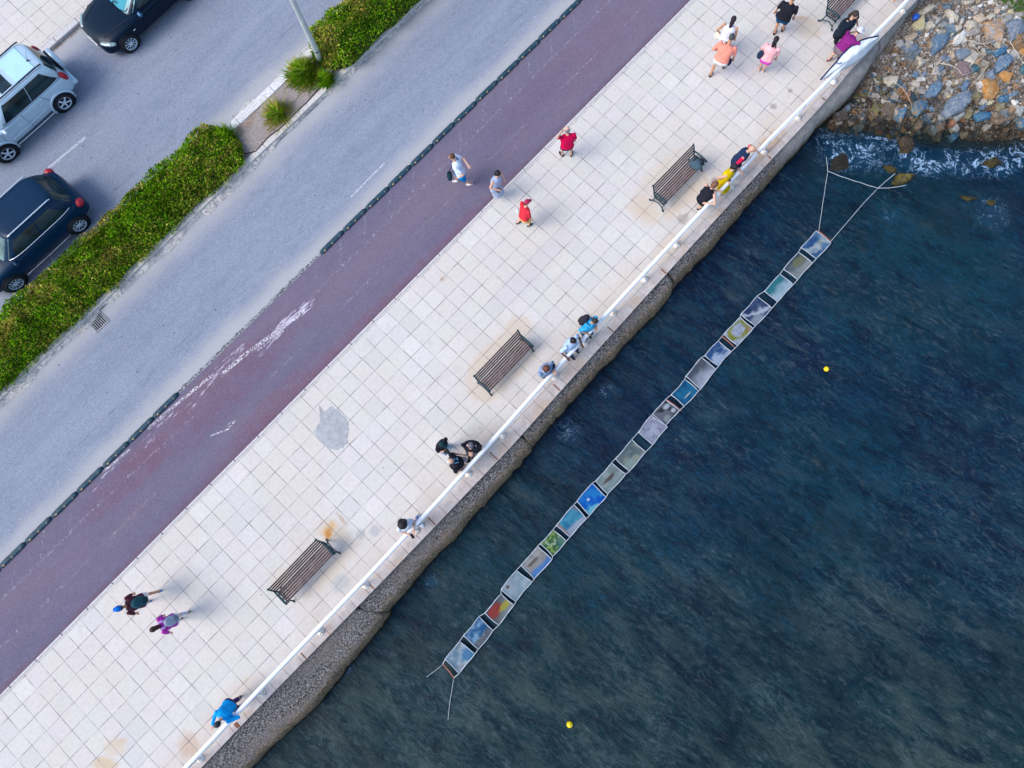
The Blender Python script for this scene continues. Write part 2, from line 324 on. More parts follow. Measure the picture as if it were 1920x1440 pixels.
# broken mortar along the lane side of the median kerb and flaking edge on the far side
def crumble(name, vin, sgn, wmin, wmax, m, seed, z0=-.085):
    b = MB(); us = np.arange(-6, 34, .07); w = wmin+(wmax-wmin)*np.clip((fbm(us*1.5+seed, us*0+seed, 5)-.28)*2.2, 0, 1)
    vs = []; fs = []
    for i, u in enumerate(us):
        z = z0+.03*float(vnoise(np.array(u*4.), np.array(seed)))
        vs += [(u, -vin, z+.03), (u, -(vin+sgn*w[i]*.55), z+.012*random.random()), (u, -(vin+sgn*w[i]), ROAD_Z+.004)]
    for i in range(len(us)-1):
        for k in range(2):
            q = (3*i+k, 3*i+k+1, 3*i+k+4, 3*i+k+3); fs.append(q if sgn < 0 else q[::-1])
    struct(name, vs, [f[::-1] for f in fs], m, smooth=False)
mm = concrete_mat('crumbled_mortar', (.22,.21,.21), (.62,.60,.58), (.42,.39,.37), sc=11, bump=1, speck=.5)
crumble('crumbled_mortar', -6.92, 1, .05, .27, mm, 3.3)
crumble('crumbled_mortar', -8.50, -1, .05, .24, mm, 8.1)
# lane paint, worn: sheets 4 mm above the surface with wear cut out by transparency
def paint_mat(name, c, keep, scale=9, al=1.):
    m = Mt(name, c, .7, .3); f = m.noise(scale, 6, .8); a = m.ma('MULTIPLY', m.rng(f, keep, keep+.12), al); m.l(a, m.b.inputs['Alpha']); return m.m
P1 = paint_mat('worn_white_paint', (.66,.66,.72), .52, 14, .42); P2 = paint_mat('road_dash_paint', (.68,.70,.76), .38, 10, .55); P3 = paint_mat('faint_edge_paint', (.6,.63,.72), .5, 8, .4)
def strip(name, pts, w, m, z):
    b = MB()
    for (a, c) in zip(pts[:-1], pts[1:]):
        d = Vector((c[0]-a[0], c[1]-a[1])).normalized(); nn = Vector((-d.y, d.x))*w/2
        b.add([(a[0]+nn.x,-a[1]-nn.y,z),(a[0]-nn.x,-a[1]+nn.y,z),(c[0]-nn.x,-c[1]+nn.y,z),(c[0]+nn.x,-c[1]-nn.y,z)], [(0,3,2,1)])
    return struct(name, b.v, b.f, m)
zb = ROAD_Z+.008
strip('cycle_lane_marking', [(-6,-2.25),(3.2,-2.22),(7.5,-2.1)], .09, P1, zb)
strip('cycle_lane_marking', [(12.6,-2.16),(34,-2.22)], .09, P1, zb)
for u_ in (-5.7,-2.2,.4,3.2,5.9-.15+3.9+.25,13.0,16.4,19.8,23.2,26.6): strip('cycle_lane_marking', [(u_,-1.2),(u_+(2.0 if u_ > 5 else 1.9),-1.19)], .075, P1, zb)
for k in range(16):      # faded zigzag hatching beside the separators
    u_ = 12.9+k*1.12
    if u_ < 30: strip('cycle_lane_marking', [(u_, -2.24), (u_+.62, -2.86)], .075, P1, zb)
for k in range(5): strip('cycle_lane_marking', [(-2+k*1.12, -2.3), (-1.4+k*1.12, -2.86)], .075, P1, zb)
for (a_, c_) in ((9.75,11.3),(16.1,17.4),(2.6,4.2),(23.2,24.6),(29.4,31)):
    if a_ in (9.75,): strip('lane_marking', [(a_,-11.9),(c_,-11.82)], .09, P2, ROAD_Z+.004)
strip('lane_marking', [(15.9,-3.66),(17.5,-3.69)], .06, P2, ROAD_Z+.004)
strip('lane_marking', [(-6,-3.68),(10.9,-3.62)], .055, P3, ROAD_Z+.004); strip('lane_marking', [(17.5,-3.7),(34,-3.66)], .055, P3, ROAD_Z+.004)
PS = paint_mat('scraped_white_paint', (.74,.70,.74), .46, 16, .85)
strip('paint_scrape', [(6.2,-2.86),(7.6,-2.74),(8.8,-2.62)], .10, PS, zb)
strip('paint_scrape', [(8.9,-2.42),(9.8,-2.36),(11.0,-2.16),(12.25,-1.98)], .13, PS, zb)
strip('paint_scrape', [(10.2,-2.16),(11.3,-2.0)], .05, PS, zb+.003)
strip('paint_scrape', [(4.3,-2.88),(5.4,-2.78)], .07, PS, zb)
strip('paint_scrape', [(7.4,-1.25),(7.9,-1.0),(8.3,-1.04)], .05, PS, zb)
# ragged tar seam where separators are missing
b = MB(); us = np.arange(7.3, 13.95, .05)
for i, u in enumerate(us[:-1]):
    w = .05+.07*float(vnoise(np.array(u*7), np.array(2.))); b.add([(u,2.99-w*.3,zb),(u+.05,2.99-w*.3,zb),(u+.05,2.97+w,zb),(u,2.97+w*.9,zb)], [(0,3,2,1)])
struct('tar_seam', b.v, b.f, paint_mat('tar', (.06,.06,.075), .45, 16, .9))
# cement repair patch on the pavement
pp = [(598,758),(607,772),(622,763),(640,775),(652,788),(655,812),(648,835),(632,846),(612,838),(595,822),(590,808),(600,790)]
cen = sum((Vector((*uv(*p), 0)) for p in pp), Vector((0,0,0)))/len(pp)
rg = [Vector((*uv(*p), 0)) for p in pp]; fine = []
for i in range(len(rg)):
    for k in range(6):
        q = rg[i].lerp(rg[(i+1)%len(rg)], k/6); fine.append(cen+(q-cen)*random.uniform(.94, 1.06))
M_PATCH = concrete_mat('cement_patch', (.30,.30,.31), (.42,.42,.43), (.36,.39,.44), sc=6, bump=.6)
struct('cement_patch', [(cen.x,-cen.y,.012)]+[(p.x,-p.y,.004) for p in fine], [(0,1+(i+1)%len(fine),1+i) for i in range(len(fine))], M_PATCH)
# ------------------------------------------------------------------ quay edge: coping slabs, concrete ledge blocks
def poly(pts):
    xs, ys = zip(*pts); return lambda u: float(np.interp(u, xs, ys))
rail_v = poly([(-60,5.4),(1,5.37),(3.8,5.37),(8,5.41),(11,5.40),(14,5.33),(16,5.27),(20,5.22),(23.5,5.20),(26,5.21),(29,5.29),(32,5.36),(90,5.5)])
cope_v = poly([(-60,5.6),(.8,5.6),(3,5.62),(8.2,5.74),(13.5,5.8),(16.2,5.73),(19.5,5.67),(24,5.60),(28.6,5.60),(31,5.45),(33,5.36),(90,5.6)])
ledge_v = poly([(-60,6.7),(1.6,6.70),(3.3,6.86),(6.9,6.62),(7.2,6.5),(9.5,6.46),(11.4,6.44),(13.8,6.38),(14.3,6.3),(16.6,6.22),(19.5,6.28),(20.9,6.22),(21.2,6.12),(22.2,6.17),(24.5,6.08),(27,6.02),(29,6.02),(30.2,6.12),(31.2,5.98),(32.8,5.78),(34.4,5.66),(90,5.9)])
M_COPE = concrete_mat('coping_slab', (.47,.40,.365), (.62,.545,.50), (.52,.38,.27), sc=4, bump=.25)
def cope():
    b = MB(); g = .011
    for k in range(-20, 80):
        u = k*T
        if u+T > 20.9 and u < 23.6 and False: continue
        a, c = u+g/2, u+T-g/2
        v0a, v0c = 5.44, 5.44
        va, vc = cope_v(a), cope_v(c)
        if va-5.44 < .05: continue
        for (q0, q1, r0, r1) in ((5.40+.008, 5.40+.008, va, vc),):
            z = .006+.004*random.random()
            b.add([(a,-q0,-.1),(c,-q1,-.1),(c,-r1,-.1),(a,-r0,-.1),(a,-q0,z),(c,-q1,z),(c,-r1,z),(a,-r0,z)], [(4,7,6,5),(0,1,5,4),(1,2,6,5),(2,3,7,6),(3,0,4,7)])
    struct('coping', b.v, b.f, M_COPE)
cope()
def wall_mat():
    m = Mt('seawall_concrete', rough=.95, spec=.05); X, Y, Z = m.sep()
    f = m.noise(21, 4, .7); b = m.ramp(f, [(.34, (.018,.016,.018)), (.44, (.09,.082,.084)), (.52, (.21,.195,.19)), (.59, (.36,.335,.32)), (.68, (.60,.57,.54))])
    b = m.mix(m.rng(m.noise(1.2, 4, .6, m.map(scale=(.4,1.5,1))), .46, .64, 0, .6), b, m.ramp(m.noise(20, 4, .7), [(.35, (.09,.08,.08)), (.65, (.36,.32,.30))]))
    # weed and rust-brown growth on the damp lower lip
    wet = m.rng(m.ma('ADD', Z, m.ma('MULTIPLY', m.ma('SUBTRACT', m.noise(3, 4, .7), .5), .35)), -.20, -.40)
    b = m.mix(m.ma('MULTIPLY', wet, .88), b, m.ramp(m.noise(17, 4, .7), [(.36, (.05,.035,.02)), (.47, (.20,.14,.085)), (.56, (.36,.27,.17)), (.66, (.55,.44,.32))]))
    b = m.mix(m.rng(Z, -.8, -1.1), b, (.03,.026,.018))
    new = m.rng(m.ma('ADD', X, m.ma('MULTIPLY', m.noise(2, 3), .8)), 26.3, 27.6)
    pale = m.ramp(m.noise(5, 5, .65), [(.3, (.30,.27,.25)), (.6, (.46,.43,.40)), (.8, (.52,.49,.46))])
    b = m.mix(m.ma('MULTIPLY', new, m.rng(Z, -.9, -.5)), b, pale)
    m.base(b); m.bump(m.noise(24, 6, .8), 1, .08); return m.m
M_WALL = wall_mat()
wall = tag(thing('seawall', 'rough grey concrete seawall ledge with brown weedy lip above the water', 'seawall', (OX,OY,0), A))
def block(u0, u1, seed, skew=.0, z0=-.03):
    n = max(4, int((u1-u0)/.09)); vs = []; fs = []; m = 11
    for i in range(n+1):
        t = i/n; u = u0+(u1-u0)*t; vin = min(cope_v(u), 5.55)-.2; vo = ledge_v(u)-.15+.07*(float(fbm(np.array(u*1.9), np.array(seed*3.)))-.5)*2
        endr = min(1, min(u-u0, u1-u)/.18+.35)
        for k in range(m):
            s = k/(m-1)
            if k <= 6: v = vin+(vo-.12-vin)*(k/6); z = z0-.06-.20*(k/6)**1.6
            else: q = (k-6)/4; v = vo-.12+.26*math.sin(q*PI/2*.9)*(.6+.4*endr); z = z0-.26-1.5*(1-math.cos(q*PI/2))
            nz = .07*(float(fbm(np.array(u*5.+k*.7), np.array(v*5.+seed)))-.45)
            us_ = u+skew*(v-5.7)
            if k >= 5: v += .11*(float(fbm(np.array(u*8.), np.array(seed+k*.5), 3))-.45)
            vs.append((us_, -v, z+nz if k else z))
    for i in range(n):
        for k in range(m-1): fs.append((i*m+k, i*m+k+1, (i+1)*m+k+1, (i+1)*m+k))
    b0 = len(vs); vs += [(u0, -5.2, -2.6), (u1, -5.2, -2.6)]
    fs.append(tuple([b0]+[k for k in range(m-1,-1,-1)])); fs.append(tuple([b0+1]+[n*m+k for k in range(m)]))
    fs = [f[::-1] for f in fs] if False else fs
    o = obj('concrete_block', vs, fs, M_WALL, wall, smooth=True); return o
for (a_, c_, sk, z0) in ((-14,-3.2,0,0),(-3.16,6.90,.55,0),(6.99,13.92,.2,-.02),(14.02,20.92,-.1,-.03),(21.0,31.9,.05,-.0),(31.95,48,0,0)): block(a_, c_, a_*.37+5, sk, z0)
# rust-stained expansion strips in the coping
M_RUSTY = simple('rusted_steel', (.22,.09,.05), .85, .2, 0, .4, 20, .4)
for u_ in (-.3,2.32,4.95,7.69,10.26,12.94,15.8,18.3,20.85,26.1,28.9,31.4):
    b = MB(); vc = cope_v(u_); w = .035 if u_ != 2.32 else .11
    b.add([(u_-w/2,-5.43,.016),(u_+w/2,-5.43,.016),(u_+w/2,-vc+.01,.016),(u_-w/2,-vc+.02,.016),(u_-w/2,-5.43,.0),(u_+w/2,-5.43,.0),(u_+w/2,-vc+.01,.0),(u_-w/2,-vc+.02,.0)], [(0,3,2,1),(0,1,5,4),(1,2,6,5),(2,3,7,6),(3,0,4,7)])
    struct('expansion_strip', b.v, b.f, M_RUSTY)
# ------------------------------------------------------------------ white railing
M_WHITE = simple('white_rail_paint', (.80,.81,.82), .45, .4, 0, .03, 6)
M_FL = Mt('rusting_white_flange', (.7,.68,.64), .7, .3); M_FL.base(M_FL.mix(M_FL.rng(M_FL.noise(18, 4, .7), .5, .62), (.74,.72,.68), (.42,.22,.07))); M_FL = M_FL.m
rl = thing('railing', 'long white tubular railing along the edge of the promenade', 'railing', (OX,OY,0), A)
us = list(np.arange(-12, 45, 1.0))
for nm, z, r in (('handrail', 1.0, .060), ('rail_bar', .70, .018), ('rail_bar', .42, .018)):
    b = MB(); b.tube([(u, -rail_v(u), z) for u in us], r, 12 if z > .9 else 8); b.build(nm, M_WHITE, rl, True)
posts = [1.0,3.41,5.77,7.6,9.75,12.04,13.6,16.0,17.4,18.75,20.24,21.8,24.47,26.13,27.8,29.6,31.4,33.2,-1.2,-3.5,35.2,37]
for u in posts:
    v = rail_v(u)+.0; b = MB(); b.tube([(u,-v,.0),(u,-v,.95)], .03, 10); p = b.build('post', M_WHITE, rl, True)
    b = MB(); b.lathe([(.06,.0),(.115,.0),(.115,.022),(.075,.035),(.05,.09),(.03,.1)], 18, Matrix.Translation((u,-v-.045,.004))); b.build('post_flange', M_FL, p, True)
# ------------------------------------------------------------------ sea bed, shore and water
wl = poly([(0,0),(1540,222),(1600,232),(1660,238),(1700,246),(1760,250),(1820,256),(1920,262),(2400,275)])
xs_w = []; ys_w = []
for px in (1500,1560,1600,1660,1700,1760,1820,1880,1960,2100,2400):
    q = W(px, wl(px), SEA_Z); xs_w.append(q.x); ys_w.append(q.y)
def shore_h(x, y):
    yw = np.interp(x, xs_w, ys_w); d = y-yw
    h = np.where(d > 0, SEA_Z+.20*d-.012*d*d, SEA_Z+.26*d-.02*np.abs(d)**1.5)
    h = np.clip(h, -5.5, -.35); return h+.10*(fbm(x*1.7+3, y*1.7+8, 4)-.45)+.26*(fbm(x*.75+1, y*.75+4, 2)-.36)*np.exp(-(np.minimum(d-.4,0)/1.2)**2)*np.exp(-(np.maximum(d-.4,0)/1.6)**2)
def on_shore(px, py, it=5):
    z = -1.0
    for _ in range(it):
        p = W(px, py, z); z = float(shore_h(np.array(p.x), np.array(p.y)))
    return W(px, py, z)
def grid(x0, x1, y0, y1, st):
    xs = np.arange(x0, x1+st*.5, st); ys = np.arange(y0, y1+st*.5, st); X, Y = np.meshgrid(xs, ys); nx, ny = len(xs), len(ys)
    idx = np.arange(nx*ny).reshape(ny, nx); f = np.stack([idx[:-1,:-1], idx[:-1,1:], idx[1:,1:], idx[1:,:-1]], -1).reshape(-1, 4)
    return X, Y, f
def vof(X, Y): return (X-OX)*math.sin(A)-(Y-OY)*math.cos(A)
X, Y, f = grid(3, 26, -1, 19, .1); Zs = shore_h(X, Y); V = vof(X, Y)
keep = (V.ravel()[f] > 5.2).all(1)
shore_m = Mt('shore_gravel', rough=.9, spec=.2); g1 = shore_m.voro(26, out='Color'); gd = shore_m.voro(26)
q = shore_m.ramp(shore_m.sep(g1)[0], [(0,(.04,.03,.022)),(.25,(.12,.09,.065)),(.5,(.20,.16,.13)),(.75,(.32,.28,.24)),(1,(.48,.44,.39))])
q = shore_m.mix(shore_m.rng(shore_m.noise(1.4,4,.6), .42, .62, 0, .75), q, shore_m.ramp(shore_m.noise(30,4,.8), [(.3,(.07,.045,.03)),(.7,(.24,.17,.11))]))
wetm = shore_m.rng(shore_m.ma('ADD', shore_m.sep()[2], shore_m.ma('MULTIPLY', shore_m.ma('SUBTRACT', shore_m.noise(1.5,4), .5), .5)), SEA_Z+.42, SEA_Z+.05); q = shore_m.mix(wetm, q, shore_m.mix(1, q, (.16,.15,.12), 'MULTIPLY'))
shore_m.base(q); shore_m.bump(shore_m.ma('SUBTRACT', 1., gd), .8, .03)
tag(obj('shore', np.stack([X,Y,Zs],-1).reshape(-1,3), f[keep], shore_m.m, smooth=True), kind='structure')
# water surface
X, Y, f = grid(-15, 24, -15, 15.5, .08); V = vof(X, Y); r = .030; 
ang = math.radians(-35); wx = X*math.cos(ang)+Y*math.sin(ang); wy = -X*math.sin(ang)+Y*math.cos(ang)
Zw = SEA_Z+.085*(fbm(wx*1.1, wy*2.6+4, 5)-.5)+.10*(fbm(wx*.35+7, wy*.6, 3)-.5)
bed = np.minimum(shore_h(X, Y), -1.0); dep = np.clip(Zw-bed, 0, 8)
yw = np.interp(X, xs_w, ys_w); d = yw-Y
foam = .95*np.exp(-((d-.1-1.3*fbm(X*.8, X*0, 4))/.45)**2)*(.35+1.3*fbm(X*.7+9, Y*.9, 3))
foam += .8*np.exp(-((X-W(1590,290,SEA_Z).x)/1.1)**2-((Y-W(1590,290,SEA_Z).y)/.55)**2)
foam += .5*np.exp(-((X-W(1740,305,SEA_Z).x)/2.4)**2-((Y-W(1800,310,SEA_Z).y)/.4)**2)
for (px, py, rr, k) in ((808,1090,.25,.75),(647,1250,.25,.8),(1140,735,.4,.45),(1250,560,.3,.4),(1065,810,.6,.4),(1860,395,.8,.45),(1670,405,.25,.5),(1885,300,.6,.5)):
    p = W(px, py, SEA_Z); foam += k*np.exp(-((X-p.x)**2+(Y-p.y)**2)/rr**2)
keep = (V.ravel()[f] > 5.9).all(1) & (d.ravel()[f] > -1.2).any(1)
def water_mat():
    m = Mt('sea_water', rough=.2, spec=.09); mp = m.map(rot=(0,0,-ang)); st = m.map(mp, scale=(1.0, 2.4, 1)); st2 = m.map(mp, scale=(1, 3.2, 1), rot=(0,0,.5))
    big = m.noise(.16, 3, .55); mid = m.noise(.75, 5, .6, st); fin = m.noise(3.2, 7, .74, st, .6); fin2 = m.noise(5.5, 6, .75, st2, .8)
    b = m.mix(m.rng(big, .36, .64), (.001,.010,.034), (.0015,.024,.038))
    px = m.sep()[0]; py = m.sep()[1]
    low = m.rng(m.ma('ADD', py, m.ma('MULTIPLY', m.ma('SUBTRACT', m.noise(.3,3), .5), 5)), 1.5, -8.5)
    b = m.mix(m.ma('MULTIPLY', low, .85), b, (.004,.024,.027))
    b = m.mix(m.rng(mid, .47, .60, 0, .55), b, m.mix(low, (.006,.028,.050), (.022,.048,.052))); b = m.mix(m.rng(m.noise(.8,4,.6,st), .58, .75, 0, .6), b, (.034,.05,.05))  # grey streaks: body tone plus sky reflections on wavelets, painted into the colour
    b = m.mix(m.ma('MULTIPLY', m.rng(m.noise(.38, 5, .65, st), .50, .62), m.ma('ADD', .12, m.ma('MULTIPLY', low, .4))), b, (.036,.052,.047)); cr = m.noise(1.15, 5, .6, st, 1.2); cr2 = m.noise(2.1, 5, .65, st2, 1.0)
    b = m.mix(m.ma('MULTIPLY', m.rng(m.ma('ABSOLUTE', m.ma('SUBTRACT', cr, .5)), .045, .0), m.ma('MULTIPLY', m.rng(m.noise(.45, 3), .42, .62), .5)), b, m.mix(low, (.006,.050,.085), (.055,.085,.088))); b = m.mix(m.ma('MULTIPLY', m.rng(m.ma('ABSOLUTE', m.ma('SUBTRACT', cr2, .5)), .03, .0), .2), b, m.mix(low, (.01,.065,.10), (.07,.10,.10))); b = m.mix(m.rng(mid, .46, .34, 0, .6), b, (.001,.006,.018)); b = m.mix(m.rng(fin, .50, .68, 0, .6), b, m.mix(m.rng(m.ma('ADD', m.noise(.4,3), m.ma('MULTIPLY', low, .25)), .45, .62), (.004,.050,.105), (.060,.082,.098)))  # lighter crest lines paint reflections on the ripples into the water colour
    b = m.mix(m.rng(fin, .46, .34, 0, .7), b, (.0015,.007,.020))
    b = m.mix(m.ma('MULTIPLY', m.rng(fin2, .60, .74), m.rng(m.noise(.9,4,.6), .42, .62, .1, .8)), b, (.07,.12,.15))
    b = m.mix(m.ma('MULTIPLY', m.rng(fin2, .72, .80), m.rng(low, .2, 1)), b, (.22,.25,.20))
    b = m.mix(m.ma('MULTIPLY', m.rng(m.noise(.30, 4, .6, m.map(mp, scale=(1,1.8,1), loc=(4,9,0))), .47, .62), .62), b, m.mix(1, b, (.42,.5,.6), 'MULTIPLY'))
    # foam
    fa = m.attr('foam'); nf = m.noise(2.1, 6, .72, None, .8); ridge = m.ma('ABSOLUTE', m.ma('SUBTRACT', nf, .5))
    web = m.rng(m.ma('SUBTRACT', ridge, m.ma('MULTIPLY', m.ma('POWER', fa, 1.5), .024)), .010, -.012); web2 = m.ma('MULTIPLY', m.rng(m.ma('ADD', m.noise(13,5,.8), m.ma('MULTIPLY', fa, .10)), .68, .75), .6)
    fo = m.ma('MULTIPLY', m.ma('MULTIPLY', m.ma('MAXIMUM', web, web2), m.rng(m.noise(5,4,.7), .40, .56)), m.rng(fa, .10, .45), clamp=True)
    b = m.mix(m.ma('MULTIPLY', m.rng(fa, .1, .9), .35), b, (.012,.085,.19))
    b = m.mix(m.ma('MULTIPLY', fo, .8), b, (.34,.50,.70))
    m.base(b); bb = m.ma('ADD', m.ma('MULTIPLY', cr, 1.2), m.ma('ADD', m.ma('MULTIPLY', fin, .7), m.ma('MULTIPLY', fin2, .4))); m.bump(bb, .8, .06)
    # murky water hides the bed with depth
    dp = m.attr('depth'); op = m.ma('MAXIMUM', m.ma('SUBTRACT', 1., m.ma('POWER', 2.718, m.ma('MULTIPLY', dp, -3.4))), fo)
    tr = m.n('BsdfTransparent'); tr.inputs[0].default_value = (.62,.78,.85,1); mx = m.n('MixShader')
    m.l(op, mx.inputs[0]); m.l(tr.outputs[0], mx.inputs[1]); m.l(m.b.outputs[0], mx.inputs[2]); m.l(mx.outputs[0], m.t.nodes['Material Output'].inputs[0]); return m.m
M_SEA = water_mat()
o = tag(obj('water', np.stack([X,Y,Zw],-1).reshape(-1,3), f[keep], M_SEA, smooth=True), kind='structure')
uvattr(o, 'foam', foam.ravel()); uvattr(o, 'depth', dep.ravel())
# open sea beyond the detailed patch (a step lower so the two never coincide)
b = MB(); z = SEA_Z-.14
Q = [UV(-600,6.1,z), UV(700,6.1,z), UV(700,700,z), UV(-600,700,z)]
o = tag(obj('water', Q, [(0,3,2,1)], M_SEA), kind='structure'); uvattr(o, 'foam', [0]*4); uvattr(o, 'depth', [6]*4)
tag(obj('seabed', [UV(-600,5.5,-6), UV(700,5.5,-6), UV(700,700,-6), UV(-600,700,-6)], [(0,3,2,1)], concrete_mat('seabed_sand', (.05,.05,.04), (.1,.1,.08), (.03,.05,.03))), kind='structure')
# ------------------------------------------------------------------ rocks on the shore
def rock_mat():
    m = Mt('shore_rock', rough=.85, spec=.3); c = m.attr('rock_colour', 'Color'); c2 = m.attr('rock_patch', 'Color')
    f = m.noise(7, 5, .65); b = m.mix(m.rng(f, .46, .60), c, c2)
    b = m.mix(m.rng(m.noise(22, 5, .75), .35, .65, .5, 0), b, m.mix(1, b, (.35,.35,.38), 'MULTIPLY'))
    v = m.rng(m.ma('ABSOLUTE', m.ma('SUBTRACT', m.noise(3.3, 4, .6, None, 1.5), .5)), .012, .003); b = m.mix(m.ma('MULTIPLY', v, .5), b, (.5,.5,.5))
    wet = m.rng(m.n('NewGeometry').outputs['Position'] and m.sep(m.n('NewGeometry').outputs['Position'])[2], SEA_Z+.26, SEA_Z+.04)
    b = m.mix(wet, b, m.mix(1, b, (.28,.26,.2), 'MULTIPLY')); m.base(b); m.bump(m.noise(16, 6, .75), .8, .03); return m.m
M_ROCK = rock_mat()
CO = dict(cream=((.55,.50,.40),(.40,.33,.22)), tan=((.50,.40,.30),(.36,.26,.17)), yellow=((.52,.45,.24),(.48,.42,.34)), white=((.72,.70,.66),(.6,.57,.5)), blue=((.085,.17,.27),(.17,.22,.28)),
          deep=((.03,.13,.24),(.08,.18,.27)), bluegrey=((.14,.19,.26),(.24,.26,.29)), grey=((.30,.32,.30),(.22,.23,.22)), mauve=((.23,.15,.15),(.19,.15,.16)), orange=((.48,.22,.05),(.40,.25,.11)),
          brown=((.20,.14,.09),(.12,.085,.06)), olive=((.19,.16,.08),(.26,.22,.15)), rust=((.34,.13,.06),(.24,.11,.06)), teal=((.03,.12,.16),(.08,.14,.16)), dark=((.05,.05,.045),(.09,.075,.05)), orangeblue=((.50,.30,.15),(.30,.30,.33)), blueochre=((.06,.17,.28),(.28,.2,.12)), pale=((.46,.45,.42),(.36,.35,.33)), weed=((.20,.16,.02),(.03,.028,.012)))
def rock(pts, off, s, colr, label, hh=None, sink=0, z=None, cat='rock', name='rock', jit=.035):
    px = [(off[0]+x/s, off[1]+y/s) for x, y in pts]; cx = sum(p[0] for p in px)/len(px); cy = sum(p[1] for p in px)/len(px)
    c = on_shore(cx, cy) if z is None else W(cx, cy, z); size = 0
    ring = [W(p[0], p[1], c.z) for p in px]; size = sum((q-c).length for q in ring)/len(ring)
    h = (hh or .85)*size; rr = random.Random(len(label)*7+int(cx)); fine = []
    for i in range(len(ring)):
        a, b_ = ring[i], ring[(i+1)%len(ring)]
        for t in (0, .33, .67): fine.append((a.lerp(b_, t)-c)*(1+rr.uniform(-jit,jit)))
    tx, ty = rr.uniform(-.35,.35), rr.uniform(-.35,.35); vs = []; n = len(fine)
    for (k, zz, j) in ((1.08, -.45, 0), (1.07, .25, .02), (1.02, .62, .03), (.84, .90, .05), (.45, 1.0, .05)):
        for p in fine:
            q = p*k; vs.append((q.x+rr.uniform(-j,j)*size, q.y+rr.uniform(-j,j)*size, zz*h+(tx*q.x+ty*q.y)*(k < .99)+rr.uniform(-j,j)*h))
    vs.append((0, 0, h)); fs = []
    area = sum(fine[i].x*fine[(i+1)%n].y-fine[(i+1)%n].x*fine[i].y for i in range(n))
    for r in range(4):
        for i in range(n): fs.append((r*n+i, r*n+(i+1)%n, (r+1)*n+(i+1)%n, (r+1)*n+i))
    fs += [(4*n+i, 4*n+(i+1)%n, 5*n) for i in range(n)]
    if area < 0: fs = [f_[::-1] for f_ in fs]
    o = obj(name, vs, fs, M_ROCK, loc=(c.x, c.y, c.z-h*.25-sink)); tag(o, label, cat, 'rocks on the shore')
    o.data.polygons.foreach_set('use_smooth', [rr.random() < .35 for _ in o.data.polygons])
    a, b_ = CO[colr]; uvattr(o, 'rock_colour', [(*a,1)]*len(vs), 'FLOAT_COLOR'); uvattr(o, 'rock_patch', [(*b_,1)]*len(vs), 'FLOAT_COLOR'); return o
D = ((1660,0), 7.385); E_ = ((1660,130), 7.385); F_ = ((1480,110), 8)
